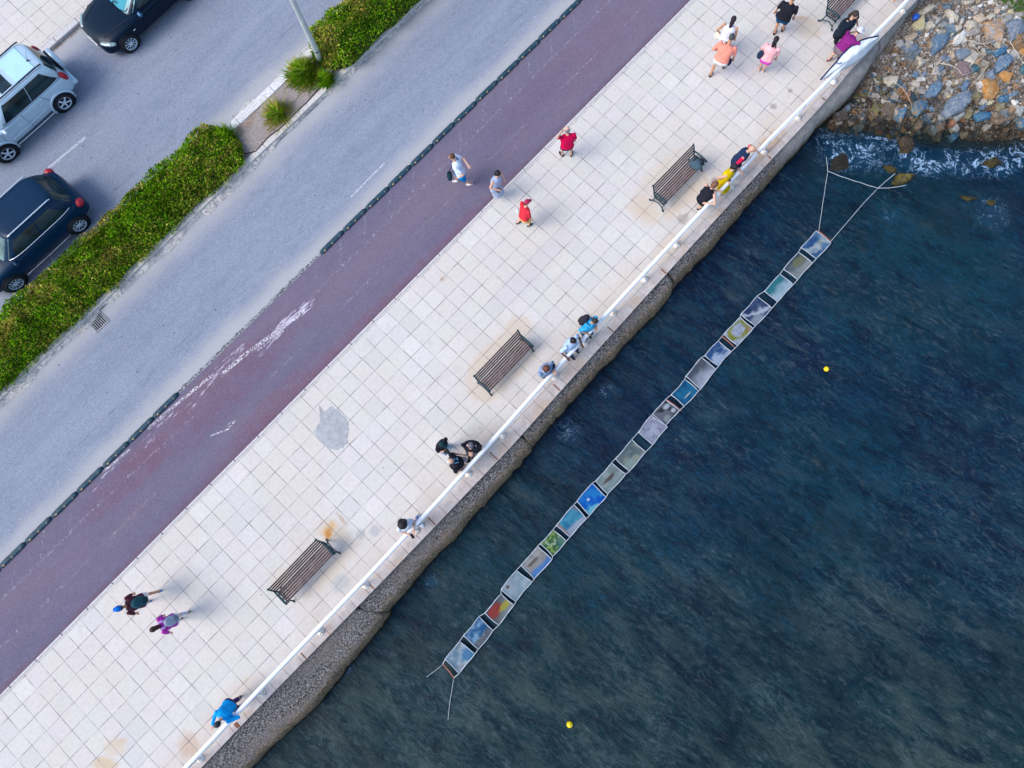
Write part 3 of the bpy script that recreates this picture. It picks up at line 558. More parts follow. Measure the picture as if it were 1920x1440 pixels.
rocks = [
(D,[(430,190),(560,110),(650,110),(640,160),(520,220),(430,240)],'cream','long cream rock at the foot of the wall above the blue plastic ball'),
(D,[(360,350),(490,250),(530,420),(430,430),(380,400)],'yellow','yellowish triangular rock just below the blue plastic ball'),
(D,[(540,390),(600,270),(660,330),(670,400),(600,415)],'cream','small cream pointed rock right of the yellowish triangular one'),
(D,[(670,350),(690,270),(750,250),(760,290),(710,340)],'pale','narrow pale rock standing between two cream rocks near the wall'),
(D,[(820,160),(870,180),(1000,260),(990,310),(930,320),(840,220)],'cream','long cream wedge pointing up the beach amid gravel'),
(D,[(700,370),(780,310),(870,320),(870,370),(780,400)],'grey','grey brown flat rock below the long cream wedge'),
(D,[(1020,280),(1080,230),(1070,320),(1040,360)],'pale','small pale splinter of rock right of the long cream wedge'),
(D,[(840,410),(900,360),(1020,370),(1040,430),(950,480),(900,520)],'cream','rounded cream rock touching the bright white stone'),
(D,[(930,540),(1060,440),(1100,480),(1090,540),(1010,620),(930,630)],'white','bright white oval stone among the twigs'),
(D,[(1110,310),(1180,290),(1260,350),(1240,390),(1150,440),(1110,360)],'cream','cream angular rock up and right of the bright white stone'),
(D,[(1210,240),(1310,190),(1380,300),(1290,330),(1220,290)],'tan','tan angular rock left of the large orange topped boulder'),
(D,[(1370,260),(1430,200),(1510,190),(1520,240),(1430,290)],'cream','cream rock above the large orange topped boulder'),
(D,[(1340,340),(1590,290),(1610,400),(1610,520),(1570,600),(1400,520),(1370,440)],'orangeblue','large blocky boulder with orange top and blue grey foot'),
(D,[(1610,290),(1680,210),(1750,230),(1750,290),(1650,330)],'grey','plain grey rock above the big slate blue boulder'),
(D,[(1640,350),(1760,310),(1860,330),(1900,430),(1820,540),(1730,580),(1690,460)],'bluegrey','big slate blue boulder right of the orange topped one'),
(D,[(260,520),(380,480),(430,480),(420,540),(320,600),(260,570)],'tan','tan rock beside the foot of the pale wall'),
(D,[(140,650),(160,570),(220,570),(260,630),(200,660)],'pale','pale grey rock wedged against the foot of the pale wall'),
(D,[(220,660),(280,620),(430,660),(420,730),(290,740)],'bluegrey','blue grey jagged rock near the foot of the wall'),
(D,[(640,530),(750,510),(850,490),(870,530),(800,650),(680,750),(640,730)],'blue','tall slate blue slab left of the bright white stone'),
(D,[(540,470),(600,470),(590,510),(550,520)],'white','tiny white stone above left of the slate blue slab'),
(D,[(400,800),(500,850),(600,820),(540,890),(450,950)],'cream','heart shaped cream rock on the brown gravel'),
(D,[(880,720),(940,700),(940,830),(890,830)],'tan','small upright tan rock left of a blue grey pile'),
(D,[(950,700),(1100,700),(1150,790),(1050,840),(970,800)],'bluegrey','cracked blue grey rock below the twigs'),
(D,[(740,800),(840,750),(830,820),(790,850)],'bluegrey','small blue grey rock left of the upright tan rock'),
(D,[(940,980),(1000,870),(1090,870),(1140,950),(1150,1030),(1080,1080),(980,1050)],'mauve','rounded mauve brown boulder amid the dry twigs'),
(D,[(1180,920),(1270,900),(1300,980),(1220,1010)],'teal','small dark teal rock right of the mauve boulder'),
(D,[(1310,890),(1440,850),(1450,930),(1380,970),(1310,950)],'brown','brown rock between the mauve boulder and the big pale blue slab'),
(D,[(1500,950),(1560,800),(1680,770),(1730,860),(1660,970),(1520,1020)],'blue','big streaked blue slab below the twigs at right'),
(D,[(1480,720),(1650,660),(1660,740),(1550,790),(1480,760)],'deep','dark blue rock above the big streaked blue slab'),
(D,[(1650,700),(1720,700),(1700,750)],'white','tiny white stone on the dark blue rock'),
(D,[(1360,680),(1470,700),(1460,760),(1370,740)],'teal','dark teal stone left of the dark blue rock'),
(D,[(1700,780),(1780,690),(1790,800),(1740,850)],'blue','narrow blue rock right of the tiny white stone'),
(D,[(1840,660),(1960,640),(1960,770),(1840,770)],'orange','orange rock at the right edge of the beach'),
(D,[(1860,560),(1920,520),(1960,620),(1870,640)],'tan','tan rock above the orange rock at the right edge'),
(D,[(1790,230),(1870,250),(1860,320),(1790,290)],'white','whitish stone above the big slate blue boulder at right'),
(D,[(1680,160),(1760,120),(1770,200),(1700,190)],'yellow','ochre stone near the grass at the top right'),
(D,[(1590,110),(1680,70),(1690,130),(1620,150)],'pale','pale stone left of the grass at the top right'),
(D,[(1080,40),(1210,0),(1200,60),(1110,70)],'cream','cream rock at the top edge amid gravel'),
(D,[(1860,950),(1920,870),(1980,950),(1960,1030),(1870,1010)],'teal','teal grey rock at the right edge under the orange one'),
(D,[(1420,20),(1490,0),(1480,60),(1430,60)],'white','white stone at the top edge left of the grass'),
(D,[(1270,80),(1330,60),(1330,105),(1280,110)],'white','small white pebble rock near the top edge'),
(D,[(1350,65),(1415,70),(1400,100),(1350,100)],'cream','small cream pebble rock near the top edge'),
(D,[(1500,120),(1590,150),(1560,200),(1500,190)],'tan','tan rock above and right of the cream rock near the orange topped boulder'),
(E_,[(1350,80),(1450,20),(1500,150),(1440,170)],'bluegrey','pale blue triangular rock left of the small orange one'),
(E_,[(1560,80),(1630,40),(1750,90),(1700,190),(1600,140)],'orange','smaller orange rock above the largest orange boulder'),
(E_,[(1270,200),(1350,165),(1500,190),(1560,300),(1480,410),(1380,410),(1330,300)],'orange','largest orange boulder on the beach'),
(E_,[(1130,330),(1290,310),(1310,380),(1280,440),(1160,400)],'olive','olive brown rock left of the largest orange boulder'),
(E_,[(1040,240),(1090,170),(1150,200),(1100,320),(1050,300)],'blue','small upright blue rock above the largest blue boulder'),
(E_,[(550,340),(600,240),(690,180),(750,220),(740,330),(680,390),(580,390)],'blue','blue grey boulder alone on the brown gravel'),
(E_,[(780,590),(850,450),(960,360),(1090,340),(1140,400),(1130,500),(1050,590),(870,670)],'bluegrey','largest boulder of all, mauve blue with a pale face'),
(E_,[(920,680),(1080,600),(1080,660),(970,720)],'grey','grey slab tucked under the largest boulder'),
(E_,[(340,590),(380,470),(460,440),(620,480),(540,570),(430,660)],'blueochre','blue rock with an ochre corner near the water'),
(E_,[(40,640),(100,590),(240,550),(280,590),(200,770),(110,720)],'blueochre','blue and tan slab leaning at the waters edge on the left'),
(E_,[(600,540),(640,480),(710,530),(660,590)],'blue','small blue rock between the ochre cornered one and the largest boulder'),
(E_,[(130,430),(190,400),(230,440),(180,480)],'blue','small blue stone on dark gravel near the wall'),
(E_,[(720,640),(770,600),(810,720),(720,720)],'grey','grey pointed stone left of the slab under the largest boulder'),
(E_,[(640,850),(700,760),(820,750),(800,850),(700,900)],'brown','brown grey rock at the waterline under the grey pointed stone'),
(E_,[(830,750),(900,710),(970,760),(900,820)],'rust','rust red rock at the waterline'),
(E_,[(370,830),(440,690),(500,700),(480,830),(420,870)],'brown','dark brown upright rock at the waterline on the left'),
(E_,[(1190,650),(1290,600),(1440,610),(1430,700),(1260,740)],'deep','bright blue flat rock at the waterline'),
(E_,[(1450,740),(1560,650),(1780,630),(1770,710),(1560,790)],'brown','long brown slab with pale edge at the waterline'),
(E_,[(1520,490),(1640,480),(1640,560),(1560,590),(1520,550)],'olive','square olive grey rock above the long brown slab'),
(E_,[(1550,400),(1680,350),(1700,450),(1600,470)],'deep','blue rock above the square olive grey one'),
(E_,[(1740,440),(1800,420),(1840,470),(1780,510)],'white','round white stone near the right edge'),
(E_,[(1790,540),(1870,520),(1920,560),(1870,650),(1800,610)],'grey','grey green rock below the round white stone'),
(E_,[(1410,460),(1460,430),(1510,450),(1460,490)],'yellow','small yellow stone under the largest orange boulder'),
(E_,[(1110,560),(1170,520),(1200,600),(1150,700),(1090,680)],'olive','olive ochre rock right of the largest boulder'),
(E_,[(860,940),(960,850),(1020,870),(990,960),(900,1030)],'deep','bright blue rock washed by the waves'),
(E_,[(1280,540),(1370,470),(1380,540),(1330,570)],'blue','small blue rock above the bright blue flat one'),
(E_,[(850,290),(900,260),(940,300),(910,350)],'pale','pale stone above the small yellow stone by the largest boulder'),
(E_,[(840,370),(900,350),(910,390),(860,400)],'yellow','small yellow stone touching the top of the largest boulder'),
(E_,[(1810,760),(1860,680),(1920,670),(1960,820),(1860,830)],'blueochre','ochre and blue rock at the right edge by the water'),
(E_,[(360,100),(400,20),(450,50),(430,130)],'blue','left of two small upright blue rocks on the brown gravel'),
(E_,[(480,80),(540,20),(570,60),(520,140)],'bluegrey','right of two small upright blue rocks on the brown gravel'),
(E_,[(1640,600),(1700,540),(1760,560),(1760,620)],'olive','ochre stone between the square olive rock and the long brown slab'),
(E_,[(930,170),(1000,150),(1000,210),(940,220)],'cream','small cream stone under the mauve boulder'),
(E_,[(550,720),(590,690),(640,740),(580,770)],'deep','small blue stone at the waterline under the ochre cornered rock'),
(F_,[(1400,310),(1500,270),(1620,290),(1590,400),(1480,420),(1410,370)],'cream','layered cream rock right of the end of the pale wall'),
(F_,[(780,780),(850,700),(920,700),(900,790),(800,850)],'bluegrey','blue grey rock in the corner between wall and water'),
(F_,[(1000,640),(1010,590),(1040,590),(1030,690)],'yellow','small yellow green stone near the foot of the wall'),
(F_,[(1070,610),(1120,600),(1140,640),(1090,660)],'olive','small ochre stone right of the yellow green stone'),
(F_,[(910,790),(960,770),(980,800),(940,860)],'orange','small orange stone near the corner of wall and water'),
]
for (fr, pts, c, lab) in rocks: rock(pts, fr[0], fr[1], c, lab)
under = [(E_,[(1110,950),(1200,840),(1370,840),(1300,980),(1150,1000)],'dark','dark flat rock just under the water below the bright blue flat rock',.05),
(E_,[(190,960),(300,900),(400,1000),(380,1130),(200,1140)],'brown','brown rock under shallow water on the left',.03),
(E_,[(620,920),(720,860),(780,900),(760,1010),(640,1010)],'dark','dark wet rock just below the brown grey one',.02),
(((1440,0),4),[(470,1180),(560,1130),(680,1180),(700,1240),(560,1290),(460,1270)],'dark','dark submerged boulder under the long white rope',.12),
(((1440,0),4),[(1600,1220),(1700,1180),(1760,1220),(1680,1260)],'weed','weedy submerged rock at the right edge',.02),
(((1440,0),4),[(860,1250),(900,1240),(960,1280),(950,1310),(890,1290)],'weed','small weed covered rock breaking the surface near the ropes',.0),
(((1440,0),4),[(930,1370),(960,1310),(1040,1310),(1085,1320),(1040,1380),(960,1400)],'weed','yellow weed covered rock the rope is tied to',-.04),
(((1440,360),4),[(1430,30),(1480,25),(1560,55),(1500,70)],'weed','long thin yellow weed covered rock awash',.02),
(((1440,360),4),[(1630,75),(1680,55),(1720,80),(1680,110)],'weed','round yellow weed covered rock awash at right',.02),
(((1440,0),4),[(980,1050),(1050,1040),(1100,1090),(1060,1160),(980,1120)],'brown','brown submerged rock in the foam right of centre',.08)]
for (fr, pts, c, lab, sk) in under: rock(pts, fr[0], fr[1], c, lab, .4, sk, z=SEA_Z, jit=.17)
# gravel and pebbles that nobody could count
def pebbles(n, name, kinds, sz, zone, label):
    b = MB(); cols = []; V0 = []
    base = [(-1,-.8,-.5),(1,-.9,-.5),(1.1,.8,-.5),(-.9,1,-.5),(-.7,-.6,.5),(.8,-.5,.6),(.6,.6,.5),(-.6,.7,.6)]
    fcs = [(0,3,2,1),(4,5,6,7),(0,1,5,4),(1,2,6,5),(2,3,7,6),(3,0,4,7)]
    for _ in range(n):
        px, py = zone(); p = on_shore(px, py, 3); r = sz*random.lognormvariate(0, .5); R = Matrix.Rotation(random.uniform(0,6.3),3,'Z')@Matrix.Rotation(random.uniform(-.5,.5),3,'X')
        if p.z < SEA_Z-.12: continue
        a = r*random.uniform(.7,1.4); c = random.choice(kinds); k = random.uniform(.6,1.2)
        b.add([Vector((p.x,p.y,p.z+r*.25))+R@Vector((q[0]*a+random.uniform(-.2,.2)*r, q[1]*r+random.uniform(-.2,.2)*r, q[2]*r)) for q in base], fcs)
        cols += [(c[0]*k,c[1]*k,c[2]*k,1)]*8
    o = b.build(name, M_ROCK); uvattr(o, 'rock_colour', cols, 'FLOAT_COLOR'); uvattr(o, 'rock_patch', [(q[0]*.8,q[1]*.8,q[2]*.8,1) for q in cols], 'FLOAT_COLOR')
    return tag(o, label, 'gravel', kind='stuff')
def zone_beach():
    while True:
        px, py = random.uniform(1520,2000), random.uniform(-40,262); u, v = uv(px, py, -.9)
        if v > ledge_v(u)+.12: return px, py
kin = [(.55,.51,.46),(.40,.34,.27),(.28,.25,.23),(.2,.15,.11),(.1,.075,.055),(.16,.12,.09),(.24,.2,.17),(.15,.13,.12),(.14,.2,.27),(.38,.3,.2),(.5,.47,.44),(.7,.68,.65),(.3,.16,.08)]
pebbles(5200, 'gravel', kin, .027, zone_beach, 'mixed pale and brown gravel covering the beach')
pebbles(520, 'gravel', [(.55,.50,.42),(.45,.38,.3),(.3,.28,.26),(.12,.18,.24),(.6,.57,.52),(.34,.2,.1),(.2,.17,.14),(.16,.2,.22)], .062, zone_beach, 'fist sized pale and blue grey stones strewn over the beach')
def zone_wet():
    while True:
        px, py = random.gauss(1640, 55), random.gauss(205, 24); u, v = uv(px, py, -1.1)
        if v > ledge_v(u)+.1: return px, py
pebbles(1300, 'gravel', [(.1,.08,.06),(.2,.15,.1),(.3,.2,.1),(.45,.4,.35),(.06,.12,.17),(.05,.04,.035),(.26,.12,.05),(.16,.14,.05)], .05, zone_wet, 'dark wet stones heaped at the corner of the wall')
# dry twigs on the beach
M_TWIG = simple('dry_twig', (.50,.44,.36), .8, .2, 0, .15, 10)
def twig(px, label):
    b = MB()
    for pts, w in px:
        P_ = [on_shore(x, y)+Vector((0,0,.30+.04*math.sin(i*2.))) for i, (x, y) in enumerate(pts)]; Q_ = []
        for i in range(len(P_)-1):
            for k in range(4): Q_.append(P_[i].lerp(P_[i+1], k/4)+Vector((random.uniform(-.012,.012),random.uniform(-.012,.012),0)))
        Q_.append(P_[-1]); n_ = len(Q_); b.tube(Q_, [w*(1-.6*i/n_) for i in range(n_)], 5)
    return b.buildT('twig', M_TWIG, label, 'twig', 'dry twigs on the beach')
c7 = lambda l, o=(1660,0): [(o[0]+x/7.385, o[1]+y/7.385) for x, y in l]
twig([(c7([(890,620),(1100,650),(1250,680),(1370,665),(1500,620),(1640,655)]), .014),(c7([(1100,650),(1160,740),(1260,830)]), .01)], 'long pale dry branch lying under the bright white stone')
twig([(c7([(780,710),(900,650)]), .012),(c7([(1640,650),(1700,780),(1820,930)]), .012),(c7([(1920,740),(1850,820),(1790,890)]), .011)], 'pale dry branch crossing the big streaked blue slab')
twig([(c7([(1080,1000),(1240,890),(1350,790),(1500,770)]), .011)], 'thin dry branch right of the mauve boulder')
twig([(c7([(640,950),(800,970),(940,1020)]), .011),(c7([(700,0),(860,40),(960,90),(1000,150),(1080,140),(1160,60)],(1660,130)), .012),(c7([(1340,30),(1240,160),(1110,310)],(1660,130)), .012)], 'curled dry branches looping round the mauve boulder')
twig([(c7([(60,250),(160,330),(260,450),(300,560)],(1660,130)), .01)], 'thin brown root curving over the dark gravel')
twig([(c7([(1110,520),(1270,370),(1360,310)]), .012)], 'straight dry stick below the orange topped boulder')
# blue plastic ball and beach grass
p = on_shore(1712, 38); b = MB(); b.ell((0,0,.09), (.14,.10,.10), Matrix.Rotation(.8,3,'Z'), 14, 8)
for k in range(3): b.lathe([(.101,-.006),(.106,0),(.101,.006)], 16, Matrix.Translation((0,0,.09))@Matrix.Rotation(PI/2,4,'X')@Matrix.Translation((0,0,(k-1)*.045)))
b.buildT('plastic_float', simple('blue_plastic', (.01,.10,.5), .4, .5), 'bright blue plastic float wedged between wall and rocks', 'float', loc=(p.x,p.y,p.z+.08), smooth=True)
# dark wet cobbles in the corner where the wall meets the beach
def cobbles(n_, seed):
    r_ = random.Random(seed); b = MB(); cols = []
    for _ in range(n_):
        px, py = r_.gauss(1645, 48), r_.gauss(222, 20); u, v = uv(px, py, -1.1)
        if v < ledge_v(u)+.15: continue
        p = on_shore(px, py, 3); r = r_.uniform(.07,.17); R = Matrix.Rotation(r_.uniform(0,6),3,'Z'); k0 = len(b.v); b.ell((p.x,p.y,p.z+.02), (r*1.3, r*.9, r*.6), R, 9, 6)
        for i in range(k0, len(b.v)): q = Vector(b.v[i])-p; b.v[i] = tuple(p+q*r_.uniform(.85,1.12))
        c = r_.choice([(.045,.035,.025),(.09,.06,.035),(.03,.06,.085),(.15,.09,.04),(.06,.06,.055),(.2,.16,.1),(.02,.02,.018)]); cols += [(*c,1)]*(len(b.v)-k0)
    o = b.build('cobbles', M_ROCK); uvattr(o, 'rock_colour', cols, 'FLOAT_COLOR'); uvattr(o, 'rock_patch', [(q[0]*.5,q[1]*.5,q[2]*.5,1) for q in cols], 'FLOAT_COLOR'); tag(o, 'dark wet cobbles heaped in the corner between wall and water', 'cobbles', kind='stuff')
cobbles(170, 4)
# ------------------------------------------------------------------ vegetation on the median
def leaf_mat(name, spread=.5):
    m = Mt(name, rough=.9, spec=0); c = m.attr('leaf_colour', 'Color'); m.base(c)
    m.b.inputs['Subsurface Weight'].default_value = 0; tl = m.n('BsdfTranslucent'); m.l(c, tl.inputs[0]); mx = m.n('MixShader'); mx.inputs[0].default_value = .25
    m.l(m.b.outputs[0], mx.inputs[1]); m.l(tl.outputs[0], mx.inputs[2]); m.l(mx.outputs[0], m.t.nodes['Material Output'].inputs[0]); return m.m
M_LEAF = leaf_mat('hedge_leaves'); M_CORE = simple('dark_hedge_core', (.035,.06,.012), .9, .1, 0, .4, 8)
M_STEM = simple('woody_stem', (.12,.08,.05), .9, .1)
GREENS = [(.13,.31,.006),(.085,.23,.005),(.20,.39,.01),(.04,.13,.006),(.25,.39,.015)]; BROWNS = [(.40,.36,.05),(.40,.32,.07),(.32,.31,.04),(.48,.43,.09)]
def leaves(n, place, size, parent, name='foliage', brown=.5):
    V_ = np.zeros((n*4,3)); Cc = np.zeros((n*4,4)); Cc[:,3] = 1; k = 0
    for i in range(n):
        p, nrm, br, dk = place(); L = size*random.uniform(.6,1.5); w = L*random.uniform(.28,.5)
        L *= 1.9 if random.random() < .05 else 1; d = Vector((random.gauss(0,1), random.gauss(0,1), random.gauss(.35,.6)))+nrm*.8; d.normalize()
        sd = d.cross(Vector((random.gauss(0,1),random.gauss(0,1),random.gauss(0,1)))).normalized()*w
        V_[k:k+4] = [tuple(p-sd*.25), tuple(p+d*L*.45-sd), tuple(p+d*L), tuple(p+d*L*.5+sd)]
        c = random.choice(BROWNS if random.random() < br*brown else GREENS); q = random.uniform(.65,1.3)*dk
        Cc[k:k+4,:3] = [c[0]*q, c[1]*q, c[2]*q]; k += 4
    o = obj(name, V_, np.arange(n*4).reshape(n,4), M_LEAF, parent); uvattr(o, 'leaf_colour', Cc, 'FLOAT_COLOR'); return o
def hedge(u0, u1, label, n, vm=-7.78, hw=.92, h=.62, taper0=0, taper1=.5):
    t = tag(thing('hedge', label, 'hedge', (OX,OY,0), A, 'hedges on the median strip'))
    prof = lambda u: max(.05, min(1, (u-u0)/max(taper0,.01) if taper0 else 1, (u1-u)/taper1))**.5
    edge = lambda u, s: hw*prof(u)*(1+.16*(float(fbm(np.array(u*1.6+s*9), np.array(3.+s)))-.45)*2)
    nu = int((u1-u0)/.12); vs = []; fs = []; m = 9
    for i in range(nu+1):
        u = u0+(u1-u0)*i/nu
        for k in range(m):
            a = PI*k/(m-1); v = vm-math.cos(a)*edge(u, k > 4)*.9; z = -.05+(h*.85*prof(u)*(.8+.4*float(vnoise(np.array(u*2), np.array(v*2)))))*math.sin(a)**.45
            vs.append((u, -v, z))
    fs = [(i*m+k, (i+1)*m+k, (i+1)*m+k+1, i*m+k+1) for i in range(nu) for k in range(m-1)]
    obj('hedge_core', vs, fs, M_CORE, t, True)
    def place():
        u = random.uniform(u0, u1); a = math.acos(random.uniform(-1,1)) if random.random() < .62 else PI*random.random()
        e = edge(u, a > PI/2); s = math.sin(a)**.45; rad = random.uniform(.86,1.05)
        v = vm-math.cos(a)*e*rad; top = h*prof(u)*(.7+.6*float(vnoise(np.array(u*2), np.array(v*2))))
        z = max(.0, top*s*random.uniform(.82,1.12))
        nz = float(fbm(np.array(u*1.3+2), np.array(v*1.8), 3)); br = min(1, max(0, (nz-.36)*4.2))*(1 if v < vm+.45 else .4)+.10
        cl = float(fbm(np.array(u*4.), np.array(v*4.+5), 3)); dk = .25+1.6*cl  # clumps of leaves coloured darker, painting in the shade of hollows
        return Vector((u,-v,z)), Vector((0, math.cos(a), s+.2)), br, dk
    leaves(n, place, .058, t, brown=.8)
    b = MB()
    for k in range(int((u1-u0)*2)):
        u = u0+.3+k*.5; b.tube([(u,-vm,-.05),(u+.05,-vm+random.uniform(-.3,.3),.35)], [.02,.012], 5)
    b.build('stem', M_STEM, t)
hedge(-4, 14.75, 'long low hedge of green and yellowing leaves on the median beside the dark moving car', 60000, vm=-7.98, hw=.98, h=.34, taper1=.45)
hedge(18.5, 30, 'hedge of green and yellowing leaves beyond the lamp post at the top of the picture', 30000, vm=-7.82, hw=.92, h=.62, taper0=.5)
def bush(px, py, r, label, n, ph, h, brown):
    u, v = uv(px, py, .1); t = thing('bush', label, 'bush', UV(u, v, -.02), 0, 'bushes between the hedges'); V_ = []; C_ = []; F_ = []
    for i in range(n):
        a = random.uniform(0, 2*PI); rr = min(abs(random.gauss(0,.55)), 1.3)*r; L = random.uniform(.12,.42); el = random.uniform(.15,1.0)
        p = Vector((math.cos(a)*rr*.6, math.sin(a)*rr*.6, .03+h*(1-rr/r*.8)*random.random())); d = Vector((math.cos(a+random.gauss(0,.5))*math.cos(el), math.sin(a+random.gauss(0,.5))*math.cos(el), math.sin(el)))
        sd = d.cross(Vector((0,0,1))).normalized()*.011; q = len(V_)
        V_ += [tuple(p-sd), tuple(p+sd), tuple(p+d*L*.6+sd*.8+Vector((0,0,-.01))), tuple(p+d*L+Vector((0,0,-.05)))]; F_.append((q,q+1,q+2,q+3))
        c = random.choice(BROWNS if random.random() < brown*(1.6 if rr > r*.6 else .5) else GREENS); k = random.uniform(.6,1.25); C_ += [(c[0]*k,c[1]*k,c[2]*k,1)]*4
    o = obj('foliage', V_, F_, M_LEAF, t); uvattr(o, 'leaf_colour', C_, 'FLOAT_COLOR')
    b = MB()
    for k in range(7):
        a = k*.9; b.tube([(0,0,0),(math.cos(a)*r*.4, math.sin(a)*r*.4, h*.8)], [.012,.006], 5)
    b.build('stem', M_STEM, t)
bush(572, 138, .72, 'round green bush between the two hedges, nearest the lamp post', 3000, 0, .32, .3)
bush(522, 212, .66, 'sparse yellow brown bush on bare soil between the hedges', 800, 1, .2, .75)
bush(425, 258, .55, 'tuft of long green grass at the end of the long hedge', 650, 1, .3, .05)
bush(614, 150, .26, 'small green tuft against the sea side kerb below the hedge', 700, 1, .3, .05)
# beach grass, top right corner
V_ = []; F_ = []; C_ = []
for i in range(9000):
    px, py = random.uniform(1840,2020), random.uniform(-60,40)
    if (py-2) > (px-1868)*.78-6+14*(random.random()-.5): continue
    p = on_shore(px, py, 2); a = random.uniform(0,6.3); d = Vector((math.cos(a)*.5, math.sin(a)*.5, 1)); L = random.uniform(.06,.16); sd = Vector((-math.sin(a), math.cos(a), 0))*.012; q = len(V_)
    V_ += [tuple(p-sd), tuple(p+sd), tuple(p+d*L)]; F_.append((q,q+1,q+2)); c = random.choice([(.05,.17,.02),(.07,.22,.03),(.10,.24,.04)]); C_ += [(*c,1)]*3
o = obj('grass', V_, F_, M_LEAF); uvattr(o, 'leaf_colour', C_, 'FLOAT_COLOR'); tag(o, 'bright green grass in the corner above the beach', 'grass', kind='stuff')
V_ = []; F_ = []; C_ = []
for (px, py, r) in ((1868,8,8),(1612,198,5),(1850,30,6),(1905,22,7)):
    pass
# irrigation hose
pts = [(400,296),(440,292),(479,284),(502,258),(527,239),(546,220),(560,206),(575,192),(590,175),(604,159),(619,140),(640,120)]
b = MB(); b.tube([W(x, y, .03) for x, y in pts], .017, 6); b.buildT('hose', simple('black_rubber', (.012,.013,.018), .6, .4), 'thin black irrigation hose lying along the bare median soil', 'hose', smooth=True)
# ------------------------------------------------------------------ lamp post
M_GALV = simple('weathered_galvanised_steel', (.52,.56,.55), .5, .5, .3, .10, 4)
pu, pv = uv(603, 117, 0); lp = thing('lamp_post', 'tall tapered pale grey lamp post standing on the median between the hedges', 'lamp post', UV(pu, pv, -.02))
b = MB(); b.tube([(0,0,0),(0,0,.6),(0,0,2.2),(-.01,0,5),(-.02,.0,8.5)], [.105,.098,.088,.07,.045], 16); b.build('pole', M_GALV, lp, True)
b = MB(); b.lathe([(.1,.62),(.104,.63),(.104,.655),(.1,.665)], 18); b.build('joint_band', simple('dark_band', (.03,.035,.05), .5), lp)
b = MB(); b.box((0,0,.02), (.36,.36,.04), .3, bev=.01)
for k in range(4): b.lathe([(.02,.04),(.02,.085),(.012,.09)], 6, Matrix.Translation((.13*math.cos(k*PI/2+.3+PI/4), .13*math.sin(k*PI/2+.3+PI/4), 0)))
b.build('base_plate', M_GALV, lp)
b = MB(); b.tube([(-.02,0,8.4),(-.3,.25,8.8),(-.95,.8,8.95)], [.04,.035,.03], 10); b.build('arm', M_GALV, lp, True)
b = MB(); b.box((-1.2,1.0,8.95), (.62,.26,.10), 2.44, bev=.04); b.build('lamp_head', M_GALV, lp)
# ------------------------------------------------------------------ rubber lane separators
M_RUB = simple('blue_black_rubber', (.014,.05,.075), .65, .35, 0, .25, 10); M_REF = simple('orange_reflector', (.72,.42,.16), .4, .5); M_REFW = simple('white_reflector', (.75,.7,.66), .4, .5)
def separator():
    t = thing('lane_separator', '', 'lane separator'); L, w, h = 1.035, .165, .075; ns = 13; prof = []
    b = MB(); m = 9
    for i in range(ns+1):
        x = -L/2+L*i/ns; e = min(i, ns-i); k = (.62, .93, 1)[min(e,2)]; 
        for j in range(m):
            a = PI*j/(m-1); y = -math.cos(a)*w/2*k; z = h*(k if e == 0 else 1)*min(1, math.sin(a)*1.7)*(0.55 if e == 0 else 1)*(.86 if i % 4 == 2 else 1)
            b.v.append((x, y, z))
    for i in range(ns):
        for j in range(m-1): b.f.append((i*m+j, (i+1)*m+j, (i+1)*m+j+1, i*m+j+1)); b.m.append(0)
    b.f += [tuple(range(m-1,-1,-1))[::-1], tuple(ns*m+j for j in range(m))[::-1]]; b.m += [0,0]
    b.build('separator_body', M_RUB, t, True)
    for k in range(3):
        r = MB(); r.box((-.345+.345*k, -.052, .058), (.075,.034,.02), 0, .55, bev=.005); r.build('reflector', M_REF, t)
    return t
def copy_tree(o, parent=None):
    c = o.copy(); COL.objects.link(c)
    if parent is not None: c.parent = parent
    for ch in list(o.children): copy_tree(ch, c)
    return c
proto = separator(); first = True; SEP = []
lows = [(7.08-1.04*i) for i in range(3)]; lows += [3.93-1.04*i for i in range(8)]
ups = [14.37+1.04*i for i in range(16)]
wear = ['the one right after the ragged gap','second after the ragged gap']
for i, u in enumerate(lows+ups):
    o = proto if first else copy_tree(proto); first = False; o['group'] = 'rubber lane separators between road and cycle lane'
    j = random.uniform(-.012,.012); o.location = UV(u, -2.98+j, ROAD_Z+.004); o.rotation_euler = (0,0,A+random.uniform(-.012,.012))
    if i < 3: o['label'] = ('rubber separator with rounded end where the lower row stops at the scratched paint', 'rubber separator second from the end of the lower row by the scratched paint', 'rubber separator just before the small break in the lower row')[i]
    elif i < 11: o['label'] = 'blue black rubber separator below the break, number %s down towards the bottom left edge' % ('one','two','three','four','five','six','seven','eight')[i-3]
    else: o['label'] = 'blue black rubber separator, %s from the ragged gap up towards the top edge' % ('first','second','third','fourth','fifth','sixth','seventh','eighth','ninth','tenth','eleventh','twelfth','thirteenth','fourteenth','fifteenth','sixteenth')[i-11]
# ------------------------------------------------------------------ drain grate
gu, gv = 7.40, -6.60; t = thing('drain_grate', 'rusty iron drain grate with seven slots in the gutter beside the long hedge', 'drain grate', UV(gu, gv, ROAD_Z), A)
M_IRON = simple('worn_iron', (.28,.29,.31), .7, .4, .3, .25, 14); b = MB(); b.box((0,0,-.012), (.52,.44,.03)); b.build('pit', simple('black_pit', (.006,.007,.012), .9), t)
b = MB()
for s_ in (-1,1): b.box((s_*.25,0,.012), (.035,.47,.03)); b.box((0,s_*.22,.011), (.5,.035,.028))
b.build('grate_frame', M_IRON, t)
for k in range(7):
    b = MB(); b.box((-.195+.065*k,0,.010), (.026,.41,.024)); b.build('grate_bar', M_IRON, t)
